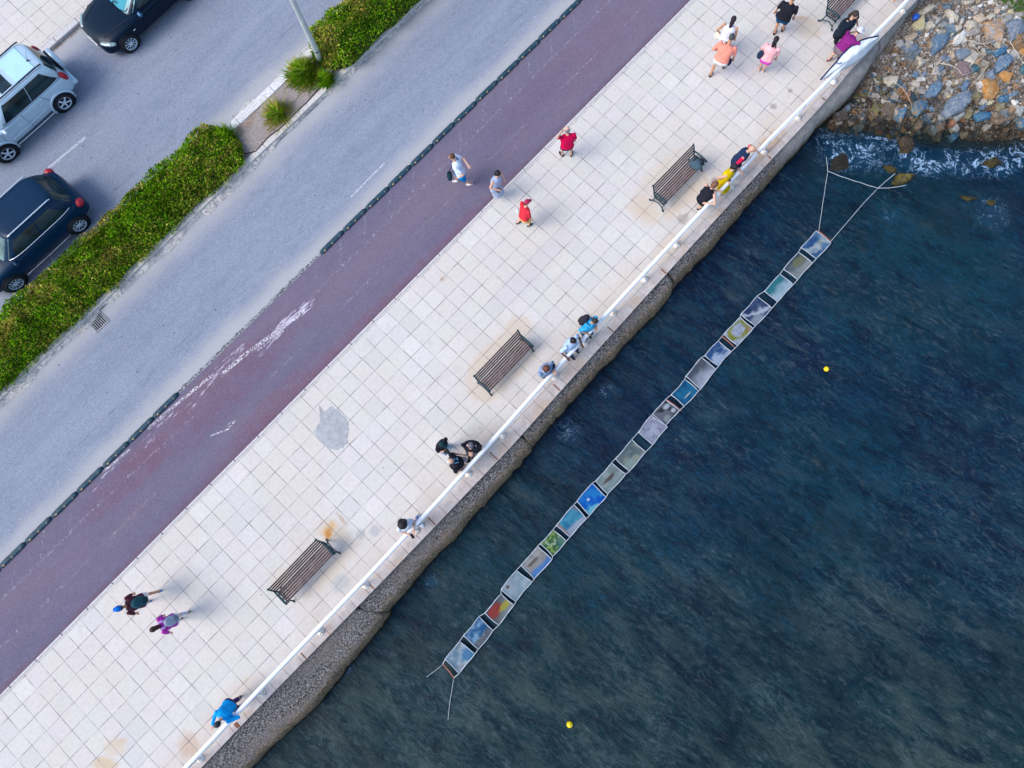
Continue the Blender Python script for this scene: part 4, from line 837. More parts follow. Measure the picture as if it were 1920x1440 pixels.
# ------------------------------------------------------------------ benches
M_WOOD = Mt('weathered_bench_wood', rough=.8, spec=.25); w_ = M_WOOD.map(scale=(2.2,26,26)); f_ = M_WOOD.noise(2.2, 5, .75, w_); q = M_WOOD.ramp(f_, [(.36,(.03,.017,.017)),(.49,(.085,.05,.048)),(.60,(.17,.115,.115)),(.74,(.44,.38,.38))])
q = M_WOOD.mix(M_WOOD.rng(M_WOOD.noise(2.5,4,.6), .48, .62, 0, .7), q, M_WOOD.ramp(f_, [(.35,(.06,.03,.028)),(.65,(.26,.17,.16))])); M_WOOD.base(q); M_WOOD.bump(f_, .5, .01); M_WOOD = M_WOOD.m
M_CAST = simple('dark_green_cast_iron', (.012,.045,.06), .5, .45, .2, .3, 10)
M_CASTR = simple('rusting_cast_iron', (.10,.06,.045), .7, .3, .1, .5, 10)
def bench():
    # local x along the bench, y towards the street (back side), seat faces -y (sea)
    t = thing('park_bench', '', 'bench'); L = 1.9
    for k in range(6):
        b = MB(); b.box((0, .26-.092*k, .43+.006*abs(k-2.5)-(.02 if k == 5 else 0)), (L, .070, .032), 0, 0, bev=.006); b.build('seat_slat', M_WOOD, t)
    for k in range(4):
        z = .55+.105*k; b = MB(); b.box((0, .335+.055*k, z), (L, .028, .072), 0, -.42, bev=.006); b.build('back_slat', M_WOOD, t)
    for s in (-1,1):
        x = s*(L/2+.015); b = MB()
        b.tube([(x,-.24,.40),(x,-.05,.405),(x,.2,.40),(x,.30,.46),(x,.36,.62),(x,.46,.86),(x,.53,.93)], [.026]*5+[.022,.03], 8)
        b.tube([(x,-.24,.40),(x,-.20,.2),(x,-.26,.02),(x,-.33,.0)], [.03,.022,.028,.03], 8)
        b.tube([(x,.24,.40),(x,.27,.2),(x,.36,.03),(x,.44,.0)], [.03,.022,.028,.03], 8)
        b.tube([(x,-.22,.14),(x,0,.24),(x,.28,.14)], .018, 6)
        e = b.build('bench_end', M_CAST if s > 0 else M_CAST, t, True)
        b = MB(); b.tube([(x,.37,.64),(x,.2,.665),(x,-.05,.66),(x,-.2,.655),(x,-.285,.62),(x,-.28,.56),(x,-.235,.565)], [.024,.03,.034,.034,.03,.024,.018], 8); b.tube([(x,-.22,.645),(x,-.2,.52),(x,-.22,.41)], .02, 6)
        # scroll work under the arm
        sc = [(x, -.02+.10*math.cos(a_)*(1-a_/9), .53+.075*math.sin(a_)*(1-a_/9)) for a_ in np.linspace(0, 7, 22)]; b.tube(sc, .011, 5)
        sc = [(x, .17+.07*math.cos(-a_)*(1-a_/9), .52+.06*math.sin(-a_)*(1-a_/9)) for a_ in np.linspace(0, 7, 18)]; b.tube(sc, .010, 5)
        b.build('armrest', M_CAST, t, True)
    return t
bn = bench(); BL = ['weathered slatted bench in the lower left by the orange rust stain','weathered slatted bench in the middle beside the woman in the grey jacket','weathered slatted bench with a backpack on its far end','weathered slatted bench with scrolled iron end at the top edge']
for i, (u, v, rz) in enumerate([(6.76,4.0,0),(15.2,4.03,.0),(23.32,3.96,-.01),(32.0,3.86,.02)]):
    o = bn if i == 0 else copy_tree(bn); o.location = UV(u, v, 0); o.scale = (.985,.8,.97); o.rotation_euler = (0,0,A+rz); tag(o, BL[i], 'bench', 'slatted benches on the promenade')
# ------------------------------------------------------------------ backpack on the bench
M_PACK = simple('blue_grey_pack_fabric', (.05,.09,.12), .8, .25, 0, .35, 9, .3); M_BLK = simple('black_strap', (.012,.013,.018), .7, .3)
t = thing('backpack', 'blue grey backpack with black straps lying on the third bench', 'backpack', UV(24.02,3.99,.44), A)
b = MB(); b.ell((0,0,.13), (.20,.23,.13), None, 16, 10); o = b.build('pack_body', M_PACK, t, True)
for v_ in o.data.vertices: v_.co *= 1+.06*(float(vnoise(np.array(v_.co.x*14+5), np.array(v_.co.y*14+5)))-.5)*2
b = MB(); b.ell((.10,-.08,.17), (.13,.12,.09), None, 12, 8); b.build('front_pocket', simple('dark_pack_fabric', (.015,.02,.028), .8), t, True)
for s in (-1,1):
    b = MB(); b.tube([(-.16,s*.09,.12),(-.05,s*.11,.25),(.1,s*.09,.28),(.2,s*.12,.14),(.26,s*.05,.04)], .018, 6, flat=.6); b.build('strap', M_BLK if s > 0 else M_PACK, t, True)
# ------------------------------------------------------------------ banner hung over the railing
t = thing('banner', 'white banner with dark blue edge and rows of grey writing bulging out from the railing', 'banner', (0,0,0))
top = [(1538,150),(1552,134),(1567,117),(1580,101),(1592,90),(1603,82),(1616,75),(1630,71),(1647,68)]; bot = [(1541,151),(1561,141),(1581,131),(1596,123),(1608,115),(1620,106),(1630,95),(1640,83),(1649,71)]
n = 40; m = 10; vs = []
for i in range(n+1):
    s = i/n*(len(top)-1); k = min(int(s), len(top)-2); fr = s-k; a = [top[k][j]*(1-fr)+top[k+1][j]*fr for j in (0,1)]; c = [bot[k][j]*(1-fr)+bot[k+1][j]*fr for j in (0,1)]
    ht = 1.13+.07*math.sin(PI*i/n); zq = None
    for j in range(m+1):
        q = j/m; zq = ht-.04*q if q < .55 else ht-.022-(q-.55)*.9; vs.append(W(a[0]+(c[0]-a[0])*q, a[1]+(c[1]-a[1])*q, zq+.010*math.sin(i*.9+j)))
fs = [(i*(m+1)+j, i*(m+1)+j+1, (i+1)*(m+1)+j+1, (i+1)*(m+1)+j) for i in range(n) for j in range(m)]
bm_ = Mt('banner_cloth', (.74,.78,.82), .7, .3); at = bm_.attr('sheet', 'Vector'); ss = bm_.sep(at)
row = bm_.rng(bm_.ma('FRACT', bm_.ma('MULTIPLY', ss[1], 7.)), .55, .62); ltr = bm_.rng(bm_.noise(60, 2, .5, at), .44, .5); zone = bm_.ma('MULTIPLY', bm_.rng(ss[0], .55, .60), bm_.rng(ss[0], .93, .9)); zone = bm_.ma('MULTIPLY', zone, bm_.rng(ss[1], .9, .8))
bm_.base(bm_.mix(bm_.ma('MULTIPLY', bm_.ma('MULTIPLY', row, ltr), bm_.ma('MULTIPLY', zone, .7)), (.74,.78,.82), (.25,.33,.42)))
o = obj('banner_sheet', vs, fs, bm_.m, t, True); a_ = o.data.attributes.new('sheet', 'FLOAT_VECTOR', 'POINT'); a_.data.foreach_set('vector', np.array([(i/n, j/m, 0) for i in range(n+1) for j in range(m+1)], dtype=np.float32).ravel())
sm_ = o.modifiers.new('t', 'SOLIDIFY'); sm_.thickness = .004
b = MB(); b.tube([vs[i*(m+1)]+Vector((0,0,.012)) for i in range(n+1)], .022, 8); b.build('banner_hem', simple('navy_hem', (.012,.018,.07), .7), t, True)
b = MB(); c0 = W(1573,119,1.22); b.tube([c0+Vector((-.07,.02,0)), c0+Vector((.0,-.02,.02)), c0+Vector((.08,.03,0))], .02, 6); b.build('tie_knot', simple('grey_blue_tie', (.12,.16,.28), .8), t, True)
# ------------------------------------------------------------------ floating picture strip, ropes and buoys
M_ROPE = simple('white_rope', (.50,.54,.58), .8, .2, 0, .1, 20); M_SPAR = simple('red_brown_spar', (.30,.12,.08), .7, .3); M_BORD = simple('white_canvas_border', (.40,.46,.53), .8, .1)
FZ = SEA_Z+.09
PAN = [(862,1232),(898,1186),(937,1142),(968,1098),(1005,1055),(1038,1017),(1072,977),(1108,936),(1144,896),(1183,853),(1222,806),(1249,773),(1284,737),(1315,699),(1346,663),(1384,622),(1418,584),(1460,539),(1496,499),(1530,460)]
LEN = [.74,.74,.78,.76,.78,.62,.80,.74,.80,.82,.72,.60,.74,.80,.66,.80,.80,.78,.78,.76]
LB = ['bottom floating picture of blue sky and tan clouds','picture of blue sea with grey beach, second from the bottom','picture with red and yellow shapes on dark','pale grey green picture with one small dark mark','beige picture with blue right side','green and yellow leaf picture','picture of teal sea with a pale shore','vivid blue picture with small white glint','pale grey green picture with a brown figure','plain grey olive cloudy picture','lavender white picture with dark branches','black picture with white blobs','deep blue picture with a short white streak','grey picture fading to white, just above the deep blue one','blue and white snowy picture','picture of white lace over green and yellow','navy picture with bright white diagonal','teal to white faded picture','olive and grey cloudy picture','top floating picture of blue and white ice']
def pic(i, X, Y):    # X across 0..1, Y along 0..1 (up the strip)
    n = fbm(X*4+i*13, Y*4+i*7, 4); n2 = fbm(X*11+i*3, Y*11+i*5, 3); g = lambda a, b, t: np.asarray(a)*(1-t[...,None])+np.asarray(b)*t[...,None]
    st = lambda v, a, b: np.clip((v-a)/(b-a), 0, 1); ell = lambda cx, cy, rx, ry, s=.25: 1-st(np.sqrt(((X-cx)/rx)**2+((Y-cy)/ry)**2)+(n-.47)*.5, 1-s, 1+s)
    if i == 0: c = g((.22,.36,.46),(.55,.62,.68), st(n,.35,.6)); c = g(c,(.42,.34,.25), st(n2,.5,.65)*.6); c = g(c,(.03,.22,.45), ell(.7,.8,.3,.25)*.8)
    elif i == 1: c = g((.03,.15,.33),(.30,.48,.66), st(n,.35,.6)); c = g(c,(.18,.19,.22), st(X,.62,.7)); c = g(c,(.6,.6,.6), st(n2,.55,.62)*st(X,.62,.7)*.8)
    elif i == 2: c = g((.13,.12,.12),(.34,.36,.34), st(X*.6+Y*.5,.4,.8)); c = g(c,(.42,.06,.05), ell(.35,.3,.3,.4)); c = g(c,(.62,.48,.06), ell(.6,.85,.16,.4)*.95)
    elif i == 3: c = g((.36,.46,.50),(.52,.58,.60), st(n,.35,.6)); c = g(c,(.15,.10,.09), ell(.2,.25,.10,.08))
    elif i == 4: c = g((.42,.36,.32),(.55,.50,.46), st(n,.35,.6)); c = g(c,(.12,.28,.62), st(X+(n-.47)*.4,.62,.78)); c = g(c,(.14,.09,.07), ell(.35,.4,.08,.3)*.8)
    elif i == 5: c = g((.05,.16,.06),(.36,.52,.12), st(n2,.4,.58)); c = g(c,(.62,.68,.45), st(n,.52,.62)*.7); c = g(c,(.05,.2,.22), ell(.85,.8,.3,.3)*.7)
    elif i == 6: c = g((.04,.25,.42),(.10,.42,.56), st(n,.3,.6)); c = g(c,(.48,.50,.60), st(X-Y*.2,.55,.65)); c = g(c,(.30,.20,.22), st(Y-X*.3,.75,.9)*.8)
    elif i == 7: c = g((.0,.13,.62),(.02,.28,.72), st(n,.35,.6)); c = g(c,(.22,.62,.72), st(X-.2*Y+(n-.47),.68,.9)); c = g(c,(.8,.9,1), ell(.42,.4,.06,.06,.4))
    elif i == 8: c = g((.30,.36,.34),(.42,.48,.45), st(n,.35,.6)); c = g(c,(.12,.06,.05), ell(.45,.45,.10,.33)*.85)
    elif i == 9: c = g((.17,.21,.22),(.40,.41,.32), st(n+X*.3-.1,.4,.65)); c = g(c,(.42,.52,.46), ell(.75,.2,.2,.3)*.8)
    elif i == 10: c = g((.46,.44,.55),(.56,.54,.64), st(n,.35,.6)); c = g(c,(.10,.08,.12), (1-st(np.abs(n-.48+.2*(X-.5)),.0,.035))*(Y > .12)*.85)
    elif i == 11: c = g((.03,.03,.04),(.2,.2,.24), st(n,.35,.6)); c = g(c,(.72,.70,.74), np.maximum(ell(.3,.75,.13,.18), ell(.72,.8,.12,.12))); c = g(c,(.5,.52,.5), ell(.8,.3,.18,.2)*.7)
    elif i == 12: c = g((.01,.12,.26),(.02,.22,.40), st(n,.35,.6)); c = g(c,(.6,.66,.6), ell(.68,.5,.04,.22,.4))
    elif i == 13: c = g((.13,.14,.17),(.62,.62,.70), st(X*.9+Y*-.25+(n-.47)*.5,.1,.75))
    elif i == 14: c = g((.04,.12,.30),(.58,.64,.80), st(X*.8+.3*(1-Y)+(n-.47)*1.2,.35,.7)); c = g(c,(.15,.25,.45), st(n2,.55,.6)*.5)
    elif i == 15: c = g((.50,.50,.60),(.66,.66,.72), st(n2,.4,.6)); q = np.abs(np.sqrt((X-.42)**2+(Y-.55)**2)-.42); c = g(c,(.34,.34,.04), (1-st(q+(n2-.47)*.3,.02,.16))); c = g(c,(.40,.22,.06), ell(.9,.9,.25,.2)*.7)
    elif i == 16: c = g((.03,.06,.16),(.10,.14,.25), st(n,.35,.6)); c = g(c,(.66,.66,.74), 1-st(np.abs(X-.8*Y-.12+(n-.47)*.6),.06,.2)); c = g(c,(.5,.5,.55), ell(.9,.2,.3,.35)*.8)
    elif i == 17: c = g((.05,.27,.30),(.56,.68,.74), st(X+(n-.47)*.5,.3,.75))
    elif i == 18: c = g((.10,.13,.15),(.42,.42,.38), st(X+(n-.47)*.8,.2,.7)); c = g(c,(.36,.32,.14), ell(.35,.65,.2,.3)*.7)
    else: c = g((.04,.12,.30),(.14,.28,.46), st(n,.35,.6)); c = g(c,(.60,.64,.62), 1-st(np.abs(X-.3*Y-.42+(n-.47)*.7),.04,.22)); c = g(c,(.3,.26,.2), ell(.55,.7,.12,.1)*.6)
    return np.clip(c, 0, 1)
M_PIC = Mt('printed_picture', rough=.7, spec=.12); M_PIC.base(M_PIC.mix(1, M_PIC.attr('picture', 'Color'), (.38,.43,.47), 'MULTIPLY')); M_PIC = M_PIC.m
cen = [W(x, y, FZ) for x, y in PAN]; side_a = []; side_b = []
for i, c in enumerate(cen):
    d = (cen[min(i+1,19)]-cen[max(i-1,0)]).normalized(); ang_ = math.atan2(d.y, d.x); L, w = LEN[i], .58+.03*math.sin(i*2.1); rr = random.Random(i*5+2)
    sk = [Vector((rr.uniform(-.05,.05), rr.uniform(-.03,.03), rr.uniform(-.01,.02))) for _ in range(4)]
    t = thing('floating_picture', LB[i]+' in the floating chain', 'picture', (c.x, c.y, FZ), ang_, 'pictures floating in a chain')
    nx, ny = 30, 24; gx, gy = np.meshgrid(np.linspace(0,1,nx), np.linspace(0,1,ny))  # gx along strip, gy across (0 = upper left side)
    def pos(a, b_):
        x = (a-.5)*L; y = (.5-b_)*w; s_ = sk[0]*(1-a)*(1-b_)+sk[1]*a*(1-b_)+sk[2]*a*b_+sk[3]*(1-a)*b_
        x += .010*math.sin(b_*5+i)+s_.x*.7; y += .010*math.sin(a*6+i*1.7)+s_.y*.6
        return (x, y, s_.z+.02*math.sin(a*5+i)*math.cos(b_*4+i))
    vs = [pos(gx[j,k], gy[j,k]) for j in range(ny) for k in range(nx)]; fs = [(j*nx+k, (j+1)*nx+k, (j+1)*nx+k+1, j*nx+k+1) for j in range(ny-1) for k in range(nx-1)]
    o = obj('picture_print', vs, fs, M_PIC, t, True); cc = np.ones((ny,nx,4)); cc[...,:3] = pic(i, gy, gx); uvattr(o, 'picture', cc.reshape(-1,4), 'FLOAT_COLOR')
    o.modifiers.new('t', 'SOLIDIFY').thickness = .012
    edge = [pos(a, 0) for a in np.linspace(0,1,9)]+[pos(1, b_) for b_ in np.linspace(0,1,7)[1:]]+[pos(a, 1) for a in np.linspace(1,0,9)[1:]]+[pos(0, b_) for b_ in np.linspace(1,0,7)[1:]]
    b = MB(); b.tube([(p[0],p[1],p[2]+.008) for p in edge], .0135, 6); b.build('picture_border', M_BORD, t, True)
    R = Matrix.Rotation(ang_,3,'Z')
    for a in (0,.5,1): side_a.append(c+R@Vector(pos(a,0))); side_b.append(c+R@Vector(pos(a,1)))
lo_a, lo_b = W(830,1246,FZ), W(851,1271,FZ); hi_a, hi_b = W(1534,433,FZ), W(1557,452,FZ)
for pts, lab in (([lo_a]+side_a+[hi_a], 'thin white rope threaded along the quay side of the floating pictures'), ([lo_b]+side_b+[hi_b], 'thin white rope threaded along the open sea side of the floating pictures')):
    b = MB(); b.tube([p+Vector((0,0,.005)) for p in pts], .0105, 6); b.buildT('rope', M_ROPE, lab, 'rope', 'ropes of the picture chain', smooth=True)
for a, c, lab in ((lo_a+Vector((.02,0,0)), lo_b, 'orange brown wooden spar at the bottom end of the picture chain'), (hi_a, hi_b, 'red brown wooden spar at the top end of the picture chain'), (W(1249,749,FZ), W(1278,770,FZ), 'red brown wooden spar between the deep blue and the black picture'), (W(1046,983,FZ), W(1066,1002,FZ), 'brown spar between the leaf picture and the teal sea picture'),(W(1354,631,FZ), W(1377,651,FZ), 'pale wooden spar below the white lace picture')):
    b = MB(); b.tube([a, a.lerp(c,.5)+Vector((.01,.01,0)), c], .021, 8); b.buildT('spar', M_SPAR, lab, 'spar', 'spars of the picture chain', smooth=True)
def rope(px, z0, z1, lab, r=.013):
    n_ = len(px); P_ = []
    for i, p in enumerate(px): P_.append(W(p[0], p[1], z0+(z1-z0)*i/(n_-1)))
    Q_ = []
    for i in range(n_-1):
        for k in range(5): q = P_[i].lerp(P_[i+1], k/5); q.z += .01*math.sin(i+k*1.3); Q_.append(q)
    Q_.append(P_[-1]); b = MB(); b.tube(Q_, r, 6); b.buildT('rope', M_ROPE, lab, 'rope', 'mooring ropes', smooth=True)
rope([(1549,294),(1551,308),(1552,321)], SEA_Z+.05, FZ+.03, 'short white rope running up from the left knot to the seawall', .009)
rope([(1552,321),(1583,333),(1615,343),(1646,353)], FZ+.03, FZ+.03, 'white rope stretched between the two knots', .009)
rope([(1552,321),(1546,360),(1540,400),(1535,434)], FZ+.03, FZ, 'white rope from the left knot down to the top spar', .0075)
rope([(1646,353),(1620,380),(1590,415),(1558,452)], FZ+.03, FZ, 'white rope from the right knot down to the top spar', .008)
rope([(1646,353),(1662,339),(1679,325)], FZ+.03, FZ+.05, 'white rope from the right knot up to the weedy rock', .009)
rope([(1646,353),(1672,352),(1700,347)], FZ+.03, FZ+.03, 'white rope from the right knot passing under the weedy rock', .009)
rope([(830,1246),(815,1258),(800,1269)], FZ, SEA_Z+.03, 'thin mooring rope trailing left from the bottom spar', .006)
rope([(851,1271),(847,1295),(843,1320),(840,1350)], FZ, SEA_Z-.0, 'thin mooring rope trailing down from the bottom spar', .006)
M_YEL = simple('yellow_buoy_plastic', (.85,.62,.0), .4, .5, 0, .05)
for (x, y, r, lab) in ((1549,692,.085,'small round yellow buoy to the right of the picture chain'),(1068,1358,.095,'small round yellow buoy near the bottom edge')):
    p = W(x, y, SEA_Z+.03); t = thing('buoy', lab, 'buoy', tuple(p), 0, 'yellow buoys')
    b = MB(); b.ell((0,0,.02), (r,r,r*.95), None, 20, 12); b.build('float_ball', M_YEL, t, True); b = MB(); b.lathe([(.018,r*.8),(.02,r+.03),(.008,r+.035)], 10); b.build('eyelet', M_YEL, t, True)
# ------------------------------------------------------------------ vehicles (local x forward, y left, z up)
M_TYRE = simple('tyre_rubber', (.012,.014,.02), .85, .25); M_RIM = simple('alloy_rim', (.55,.64,.72), .45, .5, .2, .08); M_ARCH = simple('wheel_arch_black', (.008,.01,.014), .9)
M_CHROME = simple('chrome_trim', (.75,.8,.85), .2, .5, .9, .03); M_RED = simple('red_tail_lamp', (.34,.008,.022), .35, .4); M_LENS = simple('headlamp_lens', (.26,.34,.35), .12, .5, .3, .2, 14); M_PLATE = simple('number_plate', (.7,.7,.68), .5)
def paint(name, c, rough=.28, metal=.3, coat=.6, spec=.3):
    m = Mt(name, c, rough, spec, metal); m.b.inputs['Coat Weight'].default_value = coat; m.b.inputs['Coat Roughness'].default_value = .06; m.base(m.mix(m.rng(m.noise(3, 4), .4, .65, 0, .25), c, tuple(q*.8 for q in c))); return m.m
def glass(name, c): m = Mt(name, c, .1, .3); m.b.inputs['Coat Weight'].default_value = .05; m.b.inputs['Coat Roughness'].default_value = .02; m.base(m.mix(m.rng(m.noise(1.4, 3), .4, .6), c, tuple(q*.35 for q in c))); return m.m
def spline_body(secs, m, parent):
    prof = []
    for (x, w, zb, zs, zt) in secs:
        prof.append([(x,0,zb),(x,w*.80,zb),(x,w*.97,zb+.07),(x,w,zb+(zs-zb)*.35),(x,w*.995,zb+(zs-zb)*.62),(x,w*.955,zs-.045),(x,w*.89,zs),(x,w*.5,zt),(x,0,zt)])
    vs = []; fs = []; k = 16
    for r in prof: vs += r+[(a,-b_,c) for a, b_, c in r[-2:0:-1]]
    for i in range(len(prof)-1):
        for j in range(k): fs.append((i*k+j, i*k+(j+1)%k, (i+1)*k+(j+1)%k, (i+1)*k+j))
    fs += [tuple(range(k-1,-1,-1)), tuple((len(prof)-1)*k+j for j in range(k))]
    o = obj('body', vs, fs, m, parent, True); s = o.modifiers.new('s', 'SUBSURF'); s.levels = s.render_levels = 2; return o
class GH:     # glasshouse: superellipse rings from beltline (t=0) to roof edge (t=1)
    def __init__(s, f0, r0, f1, r1, w0, w1, z0, z1, e=5.5): s.p = (f0, r0, f1, r1, w0, w1, z0, z1); s.e = e
    def ring(s, t):
        f0, r0, f1, r1, w0, w1, z0, z1 = s.p; f = f0+(f1-f0)*t; r = r0+(r1-r0)*t; bul = .035*math.sin(PI*t)
        return (f+r)/2, (f-r)/2+bul*.5, w0+(w1-w0)*t+bul, z0+(z1-z0)*t
    def pt(s, th, t, k=0.):
        cx, a, b, z = s.ring(t); c, q = math.cos(th), math.sin(th); e = 2/s.e
        return Vector((cx+(a+k)*math.copysign(abs(c)**e, c), (b+k)*math.copysign(abs(q)**e, q), z))
    def side(s, f, t, sg=1, k=.006): return s.pt(sg*math.acos(max(-1, min(1, math.copysign(abs(f)**(s.e/2), f)))), t, k)
    def end(s, g, t, sg=1, k=.006):
        th = math.asin(max(-1, min(1, math.copysign(abs(g)**(s.e/2), g)))); return s.pt(th if sg > 0 else PI-th, t, k)
    def shell(s, m, parent, crown=.045):
        n = 64; vs = []; fs = []; T_ = [0,.15,.35,.6,.8,1]
        for t in T_: vs += [s.pt(2*PI*i/n, t) for i in range(n)]
        cx, a, b, z = s.ring(1)
        for (k, dz) in ((.975,.018),(.9,.03),(.7,crown*.85),(.4,crown),(.05,crown)):
            for i in range(n): q = s.pt(2*PI*i/n, 1); vs.append(Vector((cx+(q.x-cx)*k, q.y*k, z+dz)))
        R_ = len(T_)+5
        for r in range(R_-1):
            for i in range(n): fs.append((r*n+i, r*n+(i+1)%n, (r+1)*n+(i+1)%n, (r+1)*n+i))
        fs.append(tuple((R_-1)*n+i for i in range(n))); return obj('roof_shell', vs, fs, m, parent, True)
    def pane(s, name, fn, a0, a1, t0, t1, m, parent, sg=1, n=10, b0=None, b1=None):
        vs = []; b0 = a0 if b0 is None else b0; b1 = a1 if b1 is None else b1
        for j in range(5):
            tt = t0+(t1-t0)*j/4
            for i in range(n+1):
                lo = a0+(b0-a0)*j/4; hi = a1+(b1-a1)*j/4; vs.append(fn(lo+(hi-lo)*i/n, tt, sg))
        fs = [(j*(n+1)+i, j*(n+1)+i+1, (j+1)*(n+1)+i+1, (j+1)*(n+1)+i) for j in range(4) for i in range(n)]
        return obj(name, vs, fs, m, parent, True)
def wheel(x, y, r, parent, spokes=5, w=.21, steer=0, rim=None, double=False):
    sg = 1 if y > 0 else -1; M = Matrix.Translation((x, y, r))@Matrix.Rotation(steer,4,'Z')@Matrix.Rotation(-sg*PI/2,4,'X')
    b = MB(); b.lathe([(r*.62,-w/2),(r*.93,-w/2),(r,-w/2+.035),(r,w/2-.035),(r*.94,w/2),(r*.66,w/2+.004),(r*.62,w/2-.03)], 32, M, caps=False); t = b.build('wheel', M_TYRE, parent, True)
    b = MB(); b.lathe([(r*.60,w/2-.05),(r*.655,w/2+.004),(r*.68,w/2+.004),(r*.665,w/2-.02)], 32, M, caps=False); b.lathe([(r*.16,w/2-.03),(r*.15,w/2+.006),(r*.06,w/2+.012)], 14, M)
    for k in range(spokes*(2 if double else 1)):
        a = 2*PI*k/(spokes*(2 if double else 1))+.2; q = MB(); L = r*.52; wd_ = r*(.16 if not double else .07)
        q.box((r*.38, 0, w/2-.018), (L, wd_, .03), bev=.01); R = Matrix.Rotation(a,4,'Z'); b.add([M@(R@Vector(v)) for v in q.v], q.f)
    b.build('rim', rim or M_RIM, t); b = MB(); b.lathe([(r*.60,w/2-.07),(r*.60,w/2-.055),(.01,w/2-.055)], 24, M); b.build('brake_disc', M_ARCH, t); return t
def arch(x, y, r, R, m, parent, flare=True):
    sg = 1 if y > 0 else -1; M = Matrix.Translation((x, y, r))@Matrix.Rotation(-sg*PI/2,4,'X')
    b = MB(); b.lathe([(R,-.16),(R,.006),(.02,.006)], 36, M); b.build('wheel_arch', M_ARCH, parent, True)
    if flare:
        b = MB(); b.tube([(x+math.cos(a)*(R+.03), y+.0*sg, r+math.sin(a)*(R+.03)) for a in np.linspace(-.25, PI+.25, 24)], .045, 8); b.build('arch_flare', m, parent, True)
def seam(pts, m, parent, r=.006, name='door_seam'):
    b = MB(); b.tube(pts, r, 5); return b.build(name, m, parent)
M_SEAM = simple('dark_seam', (.03,.04,.055), .8); M_TRIM = simple('dark_blue_trim', (.01,.016,.05), .35, .5)
def mirror(x, y, z, m, parent, s=1.):
    sg = 1 if y > 0 else -1; b = MB(); b.ell((x, y+sg*.09, z), (.075*s,.115*s,.075*s), None, 12, 8); b.tube([(x+.03,y-sg*.04,z-.03),(x,y+sg*.06,z)], .022, 6); return b.build('mirror', m, parent, True)
def handle(x, y, z, parent, m): b = MB(); b.box((x, y, z), (.17,.03,.028), bev=.01); return b.build('door_handle', m, parent)
CARZ = ROAD_Z+.004
# silver compact SUV with spare wheel, parked
M_SIL = paint('silver_blue_paint', (.44,.58,.68), .4, .3, .3); M_ROOFS = paint('pale_silver_roof', (.42,.66,.80), .45, .1, .2)
G_DK = glass('dark_tinted_glass', (.012,.035,.045))
t = thing('parked_car', 'silver compact off road car with covered spare wheel on its tailgate, parked at the kerb', 'car', UV(10.43,-13.88,CARZ), A+PI)
spline_body([(2.00,.62,.38,.72,.74),(1.96,.74,.30,.80,.84),(1.75,.83,.27,.90,.97),(1.30,.86,.27,.96,1.04),(.85,.868,.27,1.0,1.08),(.3,.87,.27,1.03,1.08),(-.5,.87,.27,1.04,1.08),(-1.2,.87,.28,1.05,1.08),(-1.70,.85,.30,1.03,1.05),(-1.90,.80,.34,.98,1.0),(-1.97,.70,.40,.90,.92)], M_SIL, t)
g = GH(.98,-1.92,.28,-1.72,.80,.655,1.03,1.60,6); g.shell(M_SIL, t, .05)
g.pane('windscreen', g.end, -.86, .86, .06, .92, G_DK, t, 1); g.pane('rear_window', g.end, -.80, .80, .16, .88, G_DK, t, -1)
for s in (1,-1):
    g.pane('side_window', g.side, -.05, .70, .12, .90, G_DK, t, s, b0=-.05, b1=.80); g.pane('side_window', g.side, -.84, -.07, .12, .90, G_DK, t, s, b0=-.66, b1=-.07)
    b = MB(); b.tube([g.side(f_, .115, s, .012) for f_ in np.linspace(-.84,.78,20)], .013, 6); b.build('window_trim', M_TRIM, t, True)
    cx, a_, b_, z_ = g.ring(1); b = MB(); b.tube([(cx+x_*a_, s*(b_-.075), z_+.045+.035*min(1, (1-abs(x_))*6)) for x_ in np.linspace(-.93,.9,24)], .022, 6); b.build('roof_rail', M_TRIM, t, True)
    seam([(-.02,s*.872,.34),(-.02,s*.880,.6),(-.02,s*.868,.9),(-.02,s*.83,1.03)], M_SEAM, t); seam([(-.98,s*.868,.75),(-.92,s*.862,.9),(-.86,s*.82,1.03)], M_SEAM, t); seam([(.88,s*.872,.4),(.92,s*.868,.75),(.9,s*.83,1.0)], M_SEAM, t)
    seam([(-.72,s*.884,.62),(.0,s*.892,.60),(.75,s*.884,.58)], M_SIL, t, .022, 'side_moulding'); seam([(-.78,s*.872,.30),(0,s*.874,.29),(.78,s*.872,.30)], simple('pale_sill', (.6,.66,.72), .4) if s > 0 else M_SIL, t, .014, 'sill_line')
    handle(-.72, s*.868, .86, t, M_CHROME); handle(.22, s*.874, .84, t, M_CHROME); mirror(.70, s*.84, 1.03, M_SIL, t)
    for x in (1.245,-1.245): arch(x, s*.862, .335, .40, M_SIL, t); wheel(x, s*.80, .335, t, 5)
    b = MB(); b.ell((-1.87,s*.70,.93), (.10,.105,.20), Matrix.Rotation(.15,3,'Y'), 14, 10); b.build('tail_light', M_RED, t, True)
    b = MB(); b.ell((1.88,s*.62,.72), (.14,.16,.10), None, 14, 10); b.build('headlight', M_LENS, t, True)
cx, a_, b_, z_ = g.ring(1); b = MB(); b.box((cx-.36, 0, z_+.053), (.74,1.02,.012), bev=.005); b.build('roof_panel', M_ROOFS, t); b = MB(); b.box((cx+.37, 0, z_+.045), (.42,.92,.03), bev=.012); b.build('sunroof', G_DK, t)
b = MB(); M = Matrix.Translation((-2.10,.0,.92))@Matrix.Rotation(-PI/2,4,'Y'); b.lathe([(.30,-.10),(.345,-.06),(.35,.04),(.32,.085),(.20,.105),(.02,.11)], 36, M); sp = b.build('spare_wheel_cover', M_SIL, t, True)
